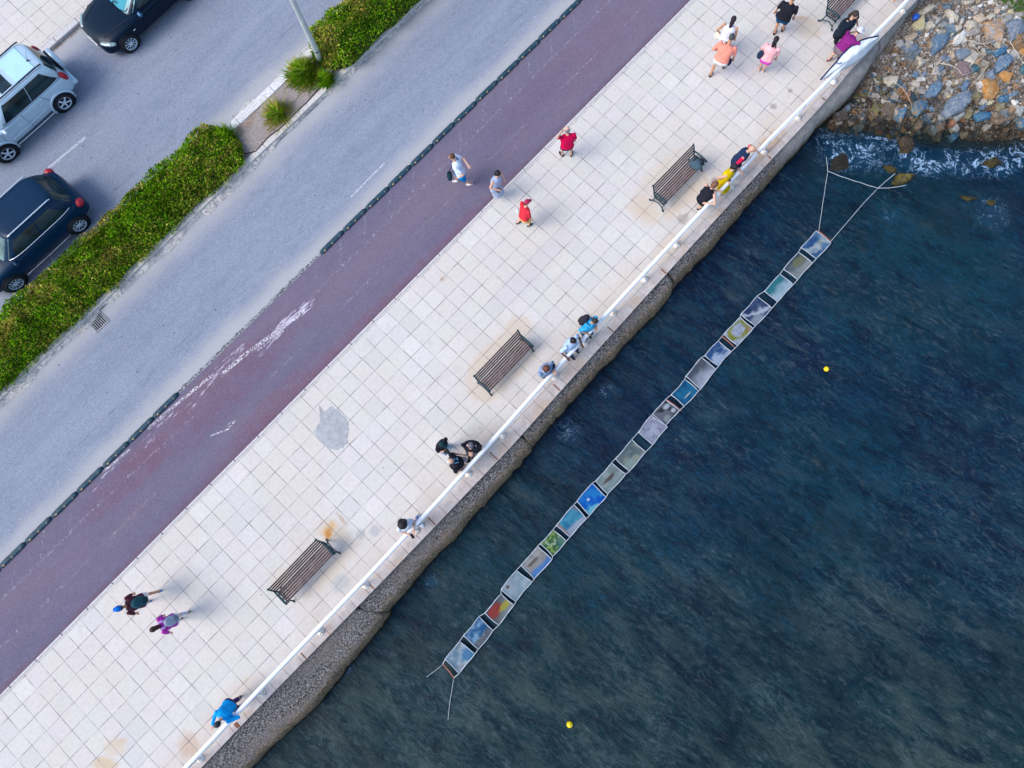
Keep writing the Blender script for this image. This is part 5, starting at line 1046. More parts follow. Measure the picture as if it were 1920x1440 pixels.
b = MB(); b.lathe([(.335,-.13),(.352,-.10),(.352,-.055)], 36, M); b.build('spare_tyre', M_TYRE, sp, True)
b = MB(); b.box((-1.98,0,.50), (.22,1.52,.20), bev=.07); b.build('rear_bumper', M_SIL, t, True); b = MB(); b.box((2.0,0,.48), (.16,1.4,.22), bev=.06); b.build('front_bumper', M_SIL, t, True)
b = MB(); b.tube([(-1.42,.18,1.66),(-1.5,.2,1.68)], .024, 6); b.tube([(-1.45,.18,1.66),(-1.64,.16,1.92)], .005, 5); b.build('antenna', M_TRIM, t)
# black saloon, parked ahead
M_BLKP = paint('black_blue_paint', (.001,.010,.026), .3, 0, .06, .12); G_BL = glass('windscreen_glass', (.03,.26,.33))
t = thing('parked_car', 'glossy black saloon car parked with its front towards the silver car', 'car', UV(16.03,-13.92,CARZ), A+PI)
spline_body([(2.18,.50,.24,.56,.60),(2.12,.66,.20,.62,.68),(1.98,.78,.19,.68,.76),(1.7,.86,.19,.75,.82),(1.3,.895,.19,.81,.88),(.8,.905,.19,.87,.93),(.2,.905,.19,.91,.94),(-.8,.905,.20,.93,.95),(-1.5,.90,.21,.93,.97),(-2.0,.86,.24,.90,.95),(-2.22,.78,.30,.82,.88),(-2.3,.66,.36,.72,.78)], M_BLKP, t)
g = GH(.88,-1.62,.08,-1.02,.80,.60,.90,1.38,4.5); g.shell(M_BLKP, t, .045)
g.pane('windscreen', g.end, -.88, .88, .05, .95, G_BL, t, 1); g.pane('rear_window', g.end, -.82, .82, .12, .93, G_DK, t, -1)
for s in (1,-1):
    g.pane('side_window', g.side, .0, .74, .14, .86, G_DK, t, s, b1=.84); g.pane('side_window', g.side, -.62, -.05, .14, .86, G_DK, t, s, b0=-.66)
    for x in (1.38,-1.38): arch(x, s*.892, .325, .375, M_BLKP, t, False); wheel(x, s*.83, .325, t, 5, .22, 0, None, True)
    b = MB(); b.ell((1.93,s*.655,.635), (.29,.11,.065), Matrix.Rotation(s*2.25,3,'Z'), 16, 10); hl = b.build('headlight', M_LENS, t, True)
    b = MB(); b.ell((2.06,s*.42,.60), (.09,.17,.05), Matrix.Rotation(s*-.3,3,'Z'), 12, 8); b.build('grille', M_ARCH, t, True)
    seam([(.62,s*.905,.28),(.66,s*.912,.6),(.6,s*.885,.85)], M_SEAM, t); seam([(-.35,s*.905,.28),(-.35,s*.912,.6),(-.35,s*.885,.88)], M_SEAM, t)
    seam([(1.92,s*.50,.755),(1.2,s*.66,.875),(.86,s*.72,.91)], M_SEAM, t, .008, 'bonnet_seam'); seam([(-1.3,s*.895,.78),(0,s*.91,.76),(1.5,s*.88,.70)], M_BLKP, t, .012, 'body_crease')
    handle(-.2, s*.91, .74, t, M_BLKP); handle(-1.05, s*.905, .75, t, M_BLKP); mirror(.52, s*.86, .96, paint('mirror_blue', (.02,.10,.22), .25), t); b = MB(); b.ell((.98,s*.91,.62), (.055,.012,.02), None, 10, 6); b.build('side_indicator', M_CHROME, t, True)
    seam([g.side(f_, .05, s, .012) for f_ in np.linspace(-.7,.85,18)], M_BLKP, t, .010, 'window_trim')
seam([(1.98,-.42,.70),(2.14,-.2,.60),(2.16,0,.585),(2.14,.2,.60),(1.98,.42,.70)], M_CHROME, t, .014, 'chrome_lip')
b = MB(); b.box((2.20,0,.42), (.03,.52,.11), bev=.005); b.build('number_plate', M_PLATE, t); b = MB(); b.ell((2.04,0,.69), (.045,.045,.012), None, 12, 6); b.build('round_badge', M_CHROME, t, True)
for k in (-1,1): seam([(.93,k*.05,.925),(.80,k*.30+.2,.965),(.66,k*.12+.42,1.02)], M_ARCH, t, .011, 'wiper')
# dark blue car driving past
M_NAVY = paint('dark_blue_paint', (.001,.020,.055), .32, 0, .08, .12); M_TEAL = paint('teal_reflecting_paint', (.01,.07,.12), .25, .3, .8)
t = thing('moving_car', 'dark blue estate car driving along the lane beside the hedge', 'car', UV(7.83,-10.22,CARZ), A+PI)
spline_body([(2.16,.56,.27,.66,.68),(2.10,.70,.24,.72,.76),(1.9,.82,.23,.80,.88),(1.4,.89,.23,.88,.97),(.9,.905,.23,.94,1.02),(.2,.91,.23,.98,1.02),(-.8,.91,.24,1.0,1.02),(-1.6,.90,.26,1.0,1.02),(-1.98,.84,.32,.95,.98),(-2.10,.72,.40,.85,.88)], M_NAVY, t)
g = GH(1.02,-1.95,.32,-1.55,.82,.63,.97,1.52,5); g.shell(M_NAVY, t, .05)
g.pane('windscreen', g.end, -.87, .87, .05, .93, glass('bright_windscreen', (.10,.20,.20)), t, 1); g.pane('rear_window', g.end, -.82, .82, .14, .9, G_DK, t, -1)
for s in (1,-1):
    g.pane('side_window', g.side, .02, .72, .12, .84, G_DK, t, s, b1=.82); g.pane('side_window', g.side, -.72, -.03, .12, .84, G_DK, t, s, b0=-.60)
    cx, a_, b_, z_ = g.ring(1); b = MB(); b.tube([(cx+x_*a_, s*(b_-.05), z_+.03+.04*min(1, (1-abs(x_))*6)) for x_ in np.linspace(-.92,.88,22)], .02, 6); b.build('roof_rail', M_CHROME, t, True)
    seam([g.side(f_, .06, s, .012) for f_ in np.linspace(-.78,.86,18)], M_CHROME, t, .013, 'chrome_window_line'); seam([(-.9,s*.915,.27),(0,s*.917,.26),(.9,s*.915,.27)], M_CHROME, t, .012, 'sill_line')
    for x in (1.345,-1.345): arch(x, s*.898, .34, .39, M_NAVY, t, False); wheel(x, s*.835, .34, t, 5, .22, 0, None, True)
    b = MB(); b.ell((-1.94,s*.755,.86), (.15,.125,.12), Matrix.Rotation(s*.5,3,'Z'), 14, 10); b.build('tail_light', M_RED, t, True); b = MB(); b.ell((1.96,s*.66,.72), (.17,.16,.08), None, 14, 10); b.build('headlight', M_LENS, t, True)
    handle(-.75, s*.91, .84, t, M_NAVY); handle(.2, s*.915, .82, t, M_NAVY); mirror(.72, s*.87, 1.0, M_NAVY, t); seam([(-.1,s*.91,.3),(-.1,s*.918,.6),(-.1,s*.88,.95)], M_SEAM, t)
# ------------------------------------------------------------------ people
SKIN = [simple('fair_skin', (.56,.33,.24), .6, .3, 0, .06, 8), simple('tanned_skin', (.46,.24,.14), .6, .3, 0, .06, 8), simple('dark_skin', (.11,.045,.035), .6, .3, 0, .08, 8)]
_cm = {}
def cloth(c):
    if c not in _cm:
        m = Mt('cloth_%d' % len(_cm), c, .85, .15); f = m.noise(9, 4, .6); m.base(m.mix(m.rng(f, .35, .68), tuple(q*.82 for q in c), tuple(min(1, q*1.1) for q in c))); m.bump(f, .5, .03); _cm[c] = m.m
    return _cm[c]
def hairm(c):
    k = ('h',)+c
    if k not in _cm:
        m = Mt('hair_%d' % len(_cm), c, .6, .3); f = m.noise(40, 4, .7, m.map(scale=(1,1,.25))); m.base(m.mix(m.rng(f, .4, .6), tuple(q*.5 for q in c), tuple(min(1, q*1.5) for q in c))); m.bump(f, .6, .01); _cm[k] = m.m
    return _cm[k]
_dg = None
def remesh(b, name, m, parent, vox, smooth=3):
    me = bpy.data.meshes.new(name); me.from_pydata([tuple(v) for v in b.v], [], b.f); o = bpy.data.objects.new(name+'_tmp', me); COL.objects.link(o)
    r = o.modifiers.new('r', 'REMESH'); r.mode = 'VOXEL'; r.voxel_size = vox; s = o.modifiers.new('s', 'SMOOTH'); s.iterations = smooth; s.factor = .5
    dg = bpy.context.evaluated_depsgraph_get(); e = o.evaluated_get(dg); nm = bpy.data.meshes.new_from_object(e); bpy.data.objects.remove(o); nm.name = name
    nm.materials.clear(); nm.materials.append(m); nm.polygons.foreach_set('use_smooth', [True]*len(nm.polygons))
    q = bpy.data.objects.new(name, nm); COL.objects.link(q); q.parent = parent; return q
def caps(b, a, c, ra, rc, n=10):
    a, c = Vector(a), Vector(c); d = c-a
    if d.length < 1e-5: return
    d.normalize(); P_ = [a-d*ra*.95, a-d*ra*.6, a, a.lerp(c,.5), c, c+d*rc*.6, c+d*rc*.95]; b.tube(P_, [ra*.3, ra*.8, ra, (ra+rc)/2, rc, rc*.8, rc*.3], n)
def loft(b, secs, rt):    # secs: (centre, half width, half depth); rt = right vector
    n = 16; vs = []; m = len(secs)
    for i, (c, w, d) in enumerate(secs):
        t = (Vector(secs[min(i+1,m-1)][0])-Vector(secs[max(i-1,0)][0])).normalized(); f = t.cross(rt).normalized(); r_ = f.cross(t).normalized()
        for k in range(n): a = 2*PI*k/n; vs.append(Vector(c)+r_*w*math.copysign(abs(math.cos(a))**.85, math.cos(a))+f*d*math.sin(a))
    fs = [(i*n+k, i*n+(k+1)%n, (i+1)*n+(k+1)%n, (i+1)*n+k) for i in range(m-1) for k in range(n)]+[tuple(range(n-1,-1,-1)), tuple((m-1)*n+k for k in range(n))]
    b.add(vs, fs)
def ik(a, c, l1, l2, pole):
    d = c-a; D = d.length
    if D > (l1+l2)*.995: c = a+d*((l1+l2)*.995/D); d = c-a; D = d.length
    x = (l1*l1-l2*l2+D*D)/(2*D); h = math.sqrt(max(0, l1*l1-x*x)); dn = d.normalized(); p = (pole-dn*pole.dot(dn))
    p = p.normalized() if p.length > 1e-4 else Vector((0,0,1)); return a+dn*x+p*h, c
def person(label, feet, head, pel, dirp, hands=(None,None), top=(.5,.5,.5), sleeve=.5, bottom='shorts', bc=(.1,.1,.12), shoe=(.03,.03,.035), hair='short', hc=(.02,.015,.015), skin=0, h=.95, z0=0, hz=1.50, pz=.9, toes=None, group=None, extra=None, fat=1.06, look=None, fz=None):
    h *= 1.04; fat *= 1.10; hz /= 1.04; pz /= 1.04
    F0 = [W(f[0], f[1], z0) for f in feet]; base = (F0[0]+F0[1])/2
    t = thing('person', label, 'person', tuple(base), 0, group or 'people on the promenade'); L = lambda p: Vector(p)-base
    dv = (W(dirp[0]+feet[0][0], dirp[1]+feet[0][1], 0)-W(feet[0][0], feet[0][1], 0)); fw = Vector((dv.x, dv.y, 0)).normalized(); rt = Vector((fw.y, -fw.x, 0)); up = Vector((0,0,1))
    P = L(W(pel[0], pel[1], z0+pz*h)); Hd = L(W(head[0], head[1], z0+hz*h))
    ax = (Hd-P).normalized(); S = .52*h; NB = P+ax*S*.98; CH = P+ax*.34*h-fw*.0; WA = P+ax*.16*h
    hd = Vector((ax.x, ax.y, max(.5, ax.z))).normalized(); Hd = NB+hd*.17*h+fw*.03*h; lk = fw if look is None else (fw*math.cos(look)+rt*math.sin(look)); lk = Vector((lk.x, lk.y, -.18)).normalized()
    ft = [L(f) for f in F0]; ft.sort(key=lambda q: q.dot(rt)); ft = {-1: ft[0], 1: ft[1]}
    sh = {s: NB-ax*.055*h+rt*s*.175*h*fat for s in (-1,1)}; hp = {s: P+rt*s*.085*h*fat-up*.02 for s in (-1,1)}
    kn, an = {}, {}
    for s in (-1,1):
        a = ft[s]+up*(.075*h); D = (a-hp[s]).length; l = .41*h; l = max(l, D/2*1.004); kn[s], an[s] = ik(hp[s], a, l, l, fw+rt*s*.1)
    hnd = []
    for q in hands: hnd.append(L(W(*q)) if q is not None else None)
    hs = {}
    pts = [q for q in hnd if q is not None]
    if len(pts) == 2: pts.sort(key=lambda q: q.dot(rt)); hs = {-1: pts[0], 1: pts[1]}
    elif len(pts) == 1: s = 1 if pts[0].dot(rt) > P.dot(rt) else -1; hs = {s: pts[0]}
    el, wr = {}, {}
    for s in (-1,1):
        tgt = hs.get(s, sh[s]-up*.50*h+rt*s*.08*h+fw*.08*h); el[s], wr[s] = ik(sh[s], tgt, .27*h, .25*h, -fw*.7-up*.5+rt*s*.55)
    # body: one continuous remeshed surface
    b = MB(); w = .165*fat
    loft(b, [(P-up*.07*h, .12*h*fat, .085*h), (P, w*.98*h, .105*h*fat), (WA, .135*h*fat, .09*h*fat), (CH, .16*h*fat, .105*h*fat), (NB-ax*.07*h, .155*h*fat, .09*h), (NB-ax*.01*h, .07*h, .06*h)], rt)
    caps(b, NB-ax*.03, Hd-hd*.06*h, .052*h, .048*h); R = Matrix((rt, fw, up)).transposed()
    yaw = Matrix.Rotation(-(look or 0), 3, 'Z'); RH = yaw@R@Matrix.Rotation(-.28, 3, 'X'); b.ell(Hd, (.076*h, .095*h, .112*h), RH, 16, 12); b.ell(Hd+RH@Vector((0,.045*h,-.055*h)), (.052*h,.05*h,.055*h), RH)
    b.ell(Hd+RH@Vector((0,.098*h,-.02*h)), (.013*h,.022*h,.022*h), RH, 8, 6)
    for s in (-1,1):
        b.ell(Hd+RH@Vector((s*.077*h,-.005*h,-.01*h)), (.012*h,.022*h,.032*h), RH, 8, 6)
        caps(b, hp[s], kn[s], .080*h*fat, .053*h); caps(b, kn[s], an[s], .052*h, .034*h); b.ell(kn[s].lerp(an[s],.28)-fw*.015, (.05*h,.052*h,.09*h), R, 10, 8)
        td = fw if toes is None else (fw*math.cos(toes)+rt*s*math.sin(toes)); Rf = Matrix((Vector((td.y,-td.x,0)), td, up)).transposed()
        b.ell(an[s]+td*.06*h-up*.045*h, (.04*h,.115*h,.032*h), Rf, 10, 8); caps(b, an[s], an[s]-up*.04*h, .036*h, .036*h)
        caps(b, sh[s], el[s], .047*h, .038*h); caps(b, el[s], wr[s], .037*h, .026*h); b.ell(sh[s], (.056*h,.056*h,.056*h), None, 10, 8)
        # hand: palm, four bent fingers, thumb from the side
        hdn = (wr[s]-el[s]).normalized(); pal = wr[s]+hdn*.045*h; sd_ = hdn.cross(up); sd_ = sd_.normalized() if sd_.length > .2 else rt.copy(); dn = sd_.cross(hdn).normalized(); dn = dn if dn.z < 0 else -dn
        Rp = Matrix((sd_, hdn, dn)).transposed(); b.ell(pal, (.040*h,.052*h,.016*h), Rp, 10, 8)
        for k in range(4):
            o_ = (k-1.5)*.0205*h; ln = (.9,1.,.97,.78)[k]*.036*h; a0 = pal+hdn*.040*h+sd_*o_; a1 = a0+(hdn+dn*.35+sd_*o_*4).normalized()*ln; a2 = a1+(hdn*.6+dn*.8).normalized()*ln*.8
            caps(b, a0, a1, .0095*h, .009*h, 7); caps(b, a1, a2, .009*h, .0078*h, 7)
        tb = pal-hdn*.02*h-sd_*s*.034*h; t1 = tb+(hdn*.7-sd_*s*.7+dn*.2).normalized()*.034*h; caps(b, tb, t1, .012*h, .011*h, 7); caps(b, t1, t1+(hdn+dn*.3-sd_*s*.1).normalized()*.028*h, .0105*h, .009*h, 7)
    body = remesh(b, 'body', SKIN[skin], t, .0105)
    # top
    if top is not None:
        b = MB(); lo = P-ax*.02*h if bottom != 'dress' else P
        loft(b, [(P-ax*.0*h, (w+.020)*h, .128*h*fat), (P+ax*.05*h, (w+.018)*h, .127*h*fat), (WA, .165*h*fat, .118*h*fat), (CH, .19*h*fat, .130*h*fat), (NB-ax*.075*h, .178*h*fat, .108*h*fat), (NB-ax*.03*h, .11*h, .08*h), (NB+ax*.0*h, .068*h, .062*h)], rt)
        if sleeve > 0:
            for s in (-1,1):
                b.ell(sh[s], (.064*h,.064*h,.062*h), None, 10, 8)
                if sleeve <= .5: caps(b, sh[s], sh[s].lerp(el[s], sleeve*1.75), .061*h, .056*h)
                else: caps(b, sh[s], el[s], .060*h, .050*h); caps(b, el[s], el[s].lerp(wr[s], (sleeve-.5)*1.8), .055*h, .042*h)
        remesh(b, 'shirt', cloth(top), t, .015)
    if bottom in ('shorts','trousers','leggings'):
        b = MB(); k_ = {'shorts': .78, 'trousers': 2, 'leggings': 1.9}[bottom]; r0 = .098 if bottom != 'leggings' else .086
        loft(b, [(P-up*.10*h, .13*h*fat, .11*h), (P-up*.03, (w+.018)*h, .125*h*fat), (P+ax*.055*h, (w+.008)*h, .12*h*fat)], rt)
        for s in (-1,1):
            if k_ < 1: caps(b, hp[s], hp[s].lerp(kn[s], k_), r0*h*fat, .082*h)
            else: caps(b, hp[s], kn[s], r0*h*fat, .069*h); caps(b, kn[s], kn[s].lerp(an[s], .86), .069*h, .055*h)
        remesh(b, 'shorts' if k_ < 1 else 'trousers', cloth(bc), t, .015)
    elif bottom in ('dress','skirt'):
        b = MB(); mid = (kn[-1]+kn[1])/2; mid.z = kn[1].z*.5+kn[-1].z*.5
        loft(b, [(mid-up*.02, .22*h, .20*h), (P.lerp(mid,.5), .20*h, .17*h), (P, (w+.02)*h, .13*h), (P+ax*.07*h, .15*h, .115*h)], rt); remesh(b, 'skirt', cloth(bc), t, .016)
    for s in (-1,1):
        td = fw if toes is None else (fw*math.cos(toes)+rt*s*math.sin(toes)); Rf = Matrix((Vector((td.y,-td.x,0)), td, up)).transposed(); b = MB(); b.ell(an[s]+td*.055*h-up*.045*h, (.047*h,.128*h,.04*h), Rf, 12, 8)
        b.ell(an[s]-up*.03*h, (.043*h,.05*h,.045*h), Rf, 10, 8); sm = remesh(b, 'shoe', cloth(shoe), t, .012, 2)
        b = MB(); b.ell(Hd+RH@Vector((s*.032*h,.087*h,.012*h)), (.012*h,.008*h,.007*h), RH, 8, 6); b.build('eye', M_ARCH, t)
    b = MB(); b.ell(Hd+RH@Vector((0,.090*h,-.062*h)), (.024*h,.008*h,.006*h), RH, 8, 6); b.build('mouth', simple('lip', (.30,.10,.09), .6) if 'lip' not in _cm else _cm['lip'], t)
    # hair / hat
    if hair:
        b = MB(); E = lambda p, r: b.ell(Hd+RH@(Vector(p)*h), tuple(q*h for q in r), RH, 16, 12)
        if hair == 'short': E((0,-.016,.028), (.084,.096,.096))
        elif hair == 'balding': E((0,-.045,.002), (.082,.062,.075))
        elif hair == 'long': E((0,-.016,.028), (.088,.10,.098)); E((0,-.075,-.06), (.075,.055,.13)); E((0,-.09,-.17), (.055,.045,.12))
        elif hair == 'bob': E((0,-.02,.02), (.098,.108,.105)); E((0,-.055,-.06), (.098,.07,.10))
        elif hair == 'curly':
            E((0,-.035,.03), (.135,.135,.12)); r_ = random.Random(len(label))
            for k in range(34): a = r_.uniform(0,6.28); q = r_.uniform(-.9,.7); E((math.cos(a)*.118, -.045+math.sin(a)*.115*(1 if math.sin(a) < 0 else .5), q*.12-.015), (.038,.038,.04))
        elif hair == 'bun': E((0,-.016,.028), (.088,.10,.098)); E((.0,-.115,.03), (.045,.045,.045))
        elif hair in ('cap','hat'): pass
        if hair not in ('cap','hat'): remesh(b, 'hair', hairm(hc), t, .013, 2)
        else:
            E((0,-.008,.045), (.088,.102,.085))
            if hair == 'cap': E((0,.115,.035), (.066,.075,.012))
            else: E((0,-.0,.03), (.15,.155,.016))
            remesh(b, 'cap' if hair == 'cap' else 'hat', cloth(hc), t, .011, 1)
            b = MB(); E((0,-.05,-.01), (.077,.055,.07)); remesh(b, 'hair', hairm((.03,.02,.02)), t, .013, 2)
    info = dict(t=t, P=P, CH=CH, NB=NB, Hd=Hd, rt=rt, fw=fw, up=up, ax=ax, sh=sh, el=el, wr=wr, h=h, RH=RH, R=R, base=base)
    if extra: extra(info)
    return info
M_LIP = None
def bag_top(name, label, cat, p, build):   # carried things stay top-level
    t = thing(name, label, cat, tuple(p)); build(t); return t
def backpack(i, label, c, size=1., strap=(.02,.02,.025)):
    o = i['base']; bk = i['CH']-i['fw']*.21*i['h']; Rm = Matrix((i['rt'], i['ax'].cross(i['rt']), i['ax'])).transposed(); p0 = o+bk; t = thing('backpack', label, 'backpack', tuple(p0), 0, 'bags people carry')
    b = MB(); b.ell((0,0,0), (.165*size,.115*size,.235*size), Rm, 16, 12); b.ell(Rm@Vector((0,0,-.08)), (.15*size,.11*size,.15*size), Rm); remesh(b, 'pack_body', cloth(c), t, .016)
    b = MB(); b.ell(Rm@Vector((0,-.0,-.09))-i['fw']*.09*size, (.11*size,.05*size,.10*size), Rm, 12, 8); b.build('front_pocket', cloth(tuple(q*.6 for q in c)), t, True)
    for s in (-1,1):
        q = lambda v: v-bk; b = MB(); sh = i['NB']-i['ax']*.03+i['rt']*s*.10*i['h']
        b.tube([q(bk+i['ax']*.17+i['rt']*s*.07), q(sh-i['fw']*.08+i['ax']*.02), q(sh+i['ax']*.035), q(sh+i['fw']*.10-i['ax']*.08), q(i['CH']+i['rt']*s*.15+i['fw']*.10-i['ax']*.06)], .024, 6, flat=.5); b.build('strap', cloth(strap), t, True)
def shoulder_bag(i, label, c, px, z, size=(.17,.09,.15), strap=True, name='shoulder_bag'):
    p0 = W(px[0], px[1], z); t = thing(name, label, 'bag', tuple(p0), 0, 'bags people carry'); b = MB(); b.ell((0,0,0), size, i['R'], 14, 10)
    b.box((0,0,0), tuple(q*1.5 for q in size), math.atan2(i['rt'].y, i['rt'].x), bev=.03); remesh(b, 'bag_body', cloth(c), t, .015)
    if strap:
        q = lambda v: Vector(v)+i['base']-p0; s = 1 if (p0-i['base']).dot(i['rt']) < 0 else -1; sh = i['NB']-i['ax']*.02+i['rt']*s*.08; b = MB()
        b.tube([(0,0,.1), q(i['CH']-i['fw']*.15*i['h']), q(sh-i['fw']*.06+i['ax']*.03), q(sh+i['ax']*.04), q(sh+i['fw']*.07), q(i['CH']+i['fw']*.15*i['h']), Vector((0,0,.1))+i['fw']*.06], .014, 6); b.build('strap', cloth(tuple(x*.6 for x in c)), t, True)
def held(i, s, name, label, cat, m, kind='phone'):
    hdn = (i['wr'][s]-i['el'][s]).normalized(); p0 = i['base']+i['wr'][s]+hdn*.09*i['h']+Vector((0,0,.012)); t = thing(name, label, cat, tuple(p0), math.atan2(i['fw'].y, i['fw'].x))
    if kind == 'phone':
        b = MB(); b.box((0,0,.012), (.15,.078,.012), 0, .0, bev=.005); b.build('phone_case', m, t); b = MB(); b.box((0,0,.020), (.135,.066,.003)); b.build('screen', M_ARCH, t)
    else:
        b = MB(); b.box((0,0,.02), (.09,.15,.10), bev=.02); b.build('camera_body', m, t); b = MB(); b.lathe([(.045,0),(.045,.14),(.05,.15),(.05,.19),(.03,.19)], 16, Matrix.Translation((.03,0,.02))@Matrix.Rotation(PI/2,4,'Y')); b.build('lens', m, t, True)
_cm['lip'] = simple('lip', (.30,.10,.09), .6)
N = None; BK = (.012,.013,.022)
person('man in maroon shirt and bright blue cap with dark teal backpack, walking at lower left', [(301,1108),(282,1127)], (226,1140), (268,1125), (-.9,.25), top=(.07,.015,.03), bc=(.62,.60,.66), shoe=(.08,.25,.5), hair='cap', hc=(.0,.12,.48), skin=1, extra=lambda i: backpack(i, 'dark teal backpack on the man in the blue cap', (.02,.07,.09)))
person('woman in magenta top with long dark hair, walking beside the man in the blue cap', [(355,1147),(340,1160)], (291,1178), (326,1162), (-.85,.45), top=(.42,.04,.36), bottom='trousers', bc=(.50,.54,.62), shoe=(.25,.15,.2), hair='long', hc=(.03,.012,.01), h=.9, extra=lambda i: backpack(i, 'pale grey backpack on the woman in magenta', (.28,.33,.42), .9, (.4,.35,.6)))
person('man in bright blue jacket leaning by the railing at the bottom left', [(450,1307),(446,1325)], (413,1350), (431,1321), (-.55,.8), hands=((398,1360,1.05),(433,1345,1.06)), top=(.0,.30,.72), sleeve=1., bottom='trousers', bc=(.035,.025,.12), shoe=(.02,.025,.05), hair='short', hc=(.015,.02,.03), hz=1.42, h=.95, look=.3)
person('woman in white top and blue jeans with thick dark hair, alone at the railing', [(789,981),(783,968)], (757,984), (765,985), (.55,.75), hands=((776,993,1.12),(768,1003,1.06)), top=(.62,.68,.78), sleeve=.3, bottom='trousers', bc=(.12,.22,.45), shoe=(.7,.75,.8), hair='curly', hc=(.012,.009,.010), hz=1.48, h=.95, extra=lambda i: held(i, 1, 'phone', 'dark phone held over the railing by the woman in white', 'phone', M_BLK))
person('man in black shirt and dark cap holding a camera, left of the group of three', [(834,847),(843,836)], (827,831), (829,837), (.75,.62), hands=((837,843,1.2),(833,846,1.2)), top=BK, sleeve=.45, bottom='trousers', bc=(.30,.42,.58), shoe=(.6,.6,.62), hair='cap', hc=(.01,.035,.045), hz=1.62, h=.95, fat=1.0, extra=lambda i: held(i, 1, 'camera', 'black camera held by the man in the dark cap', 'camera', M_BLK, 'camera'))
person('man in black shirt with grey thinning hair, on the right of the group of three', [(880,852),(888,855)], (883,834), (887,839), (-.1,1), hands=((880,848,1.1),(886,848,1.1)), top=BK, sleeve=.5, bottom='trousers', bc=(.20,.19,.2), shoe=(.05,.02,.025), hair='short', hc=(.12,.11,.14), hz=1.58, h=1., fat=1.22)
def print12(i):
    cu = bpy.data.curves.new('shirt_number', 'FONT'); cu.body = '12'; cu.size = .2; cu.extrude = .002; cu.align_x = 'CENTER'; cu.align_y = 'CENTER'; o = bpy.data.objects.new('shirt_number_tmp', cu); COL.objects.link(o)
    dg = bpy.context.evaluated_depsgraph_get(); me = bpy.data.meshes.new_from_object(o.evaluated_get(dg)); bpy.data.objects.remove(o); me.materials.clear(); me.materials.append(simple('pale_blue_print', (.16,.42,.60), .7))
    q = bpy.data.objects.new('shirt_number', me); COL.objects.link(q); q.parent = i['t']; nrm = (i['fw']*.55+i['up']*.85).normalized(); yv = (nrm.cross(-i['rt'])).normalized(); xv = yv.cross(nrm)
    q.matrix_local = Matrix.Translation(i['CH']+i['ax']*.05+nrm*.178)@Matrix((xv, yv, nrm)).transposed().to_4x4()
person('grey haired man in black shirt with pale blue number, lowest of the group of three', [(866,878),(872,867)], (846,866), (861,869), (.93,-.3), hands=((868,853,1.0),(867,877,1.0)), top=BK, sleeve=.3, bottom='trousers', bc=(.45,.38,.42), shoe=BK, hair='balding', hc=(.45,.45,.44), hz=1.45, h=.98, fat=1.15, extra=print12)
person('woman in grey blue jacket with brown hair seen from right above, at the railing', [(1021,706),(1030,700)], (1024,690), (1022,695), (.7,.68), hands=((1035,700,1.07),(1040,694,1.07)), top=(.20,.28,.42), sleeve=.95, bottom='trousers', bc=(.15,.16,.2), hair='bob', hc=(.12,.04,.025), hz=1.60, h=.95, fat=1.2, extra=lambda i: shoulder_bag(i, 'small black bag on the woman in the grey blue jacket', BK, (1038,686), 1.15, (.07,.04,.13)))
person('dark skinned man in pale blue shirt, both hands on the railing', [(1070,668),(1078,656)], (1073,638), (1067,650), (.72,.68), hands=((1063,671,1.06),(1090,644,1.06)), top=(.40,.54,.76), sleeve=.5, bottom='trousers', bc=(.02,.05,.09), hair='short', hc=(.012,.01,.012), skin=2, hz=1.56, h=1., fat=1.1)
person('man in bright blue shirt with black backpack leaning on the railing', [(1090,636),(1101,628)], (1112,603), (1098,616), (.75,.62), hands=((1100,625,1.07),(1117,611,1.07)), top=(.03,.33,.60), sleeve=.5, bottom='trousers', bc=(.07,.08,.14), hair='short', hc=(.02,.022,.018), skin=1, hz=1.48, h=1., fat=1.05, extra=lambda i: backpack(i, 'black backpack on the man in the bright blue shirt', (.025,.022,.035), 1.05, (.01,.04,.14)))
person('woman in black top and skirt with long brown hair bending over the railing', [(1309,392),(1317,386)], (1335,352), (1316,376), (.75,-.5), hands=((1325,381,1.05),(1347,358,1.07)), top=BK, sleeve=0, bottom='shorts', bc=(.01,.01,.015), hair='bob', hc=(.16,.075,.04), hz=1.38, h=.95, skin=0, extra=lambda i: shoulder_bag(i, 'black bag on the woman in black at the railing', BK, (1317,360), 1.1, (.08,.06,.12)))
person('woman in yellow dress with black hair at the railing looking at her phone', [(1345,361),(1352,354)], (1373,317), (1355,340), (.72,.6), hands=((1360,336,1.1),(1367,337,1.07)), top=(.62,.44,.0), sleeve=0, bottom='dress', bc=(.62,.44,.0), shoe=(.4,.25,.2), hair='bob', hc=(.012,.012,.02), hz=1.45, h=.95, extra=lambda i: held(i, 1, 'phone', 'black phone held by the woman in the yellow dress', 'phone', M_BLK))
person('bald man in navy vest over a red shirt leaning on the railing', [(1362,335),(1372,325)], (1405,281), (1381,301), (.75,.4), hands=((1389,322,1.06),(1419,283,1.07)), top=(.012,.03,.085), sleeve=0, bottom='trousers', bc=(.01,.025,.06), hair=None, hz=1.48, h=1.02, fat=1.12, skin=0, extra=lambda i: [remesh((lambda b: (caps(b, i['sh'][s], i['sh'][s].lerp(i['el'][s], .85), .062, .056), b)[1])(MB()), 'sleeve', cloth((.62,.01,.07)), i['t'], .014) for s in (-1,1)])
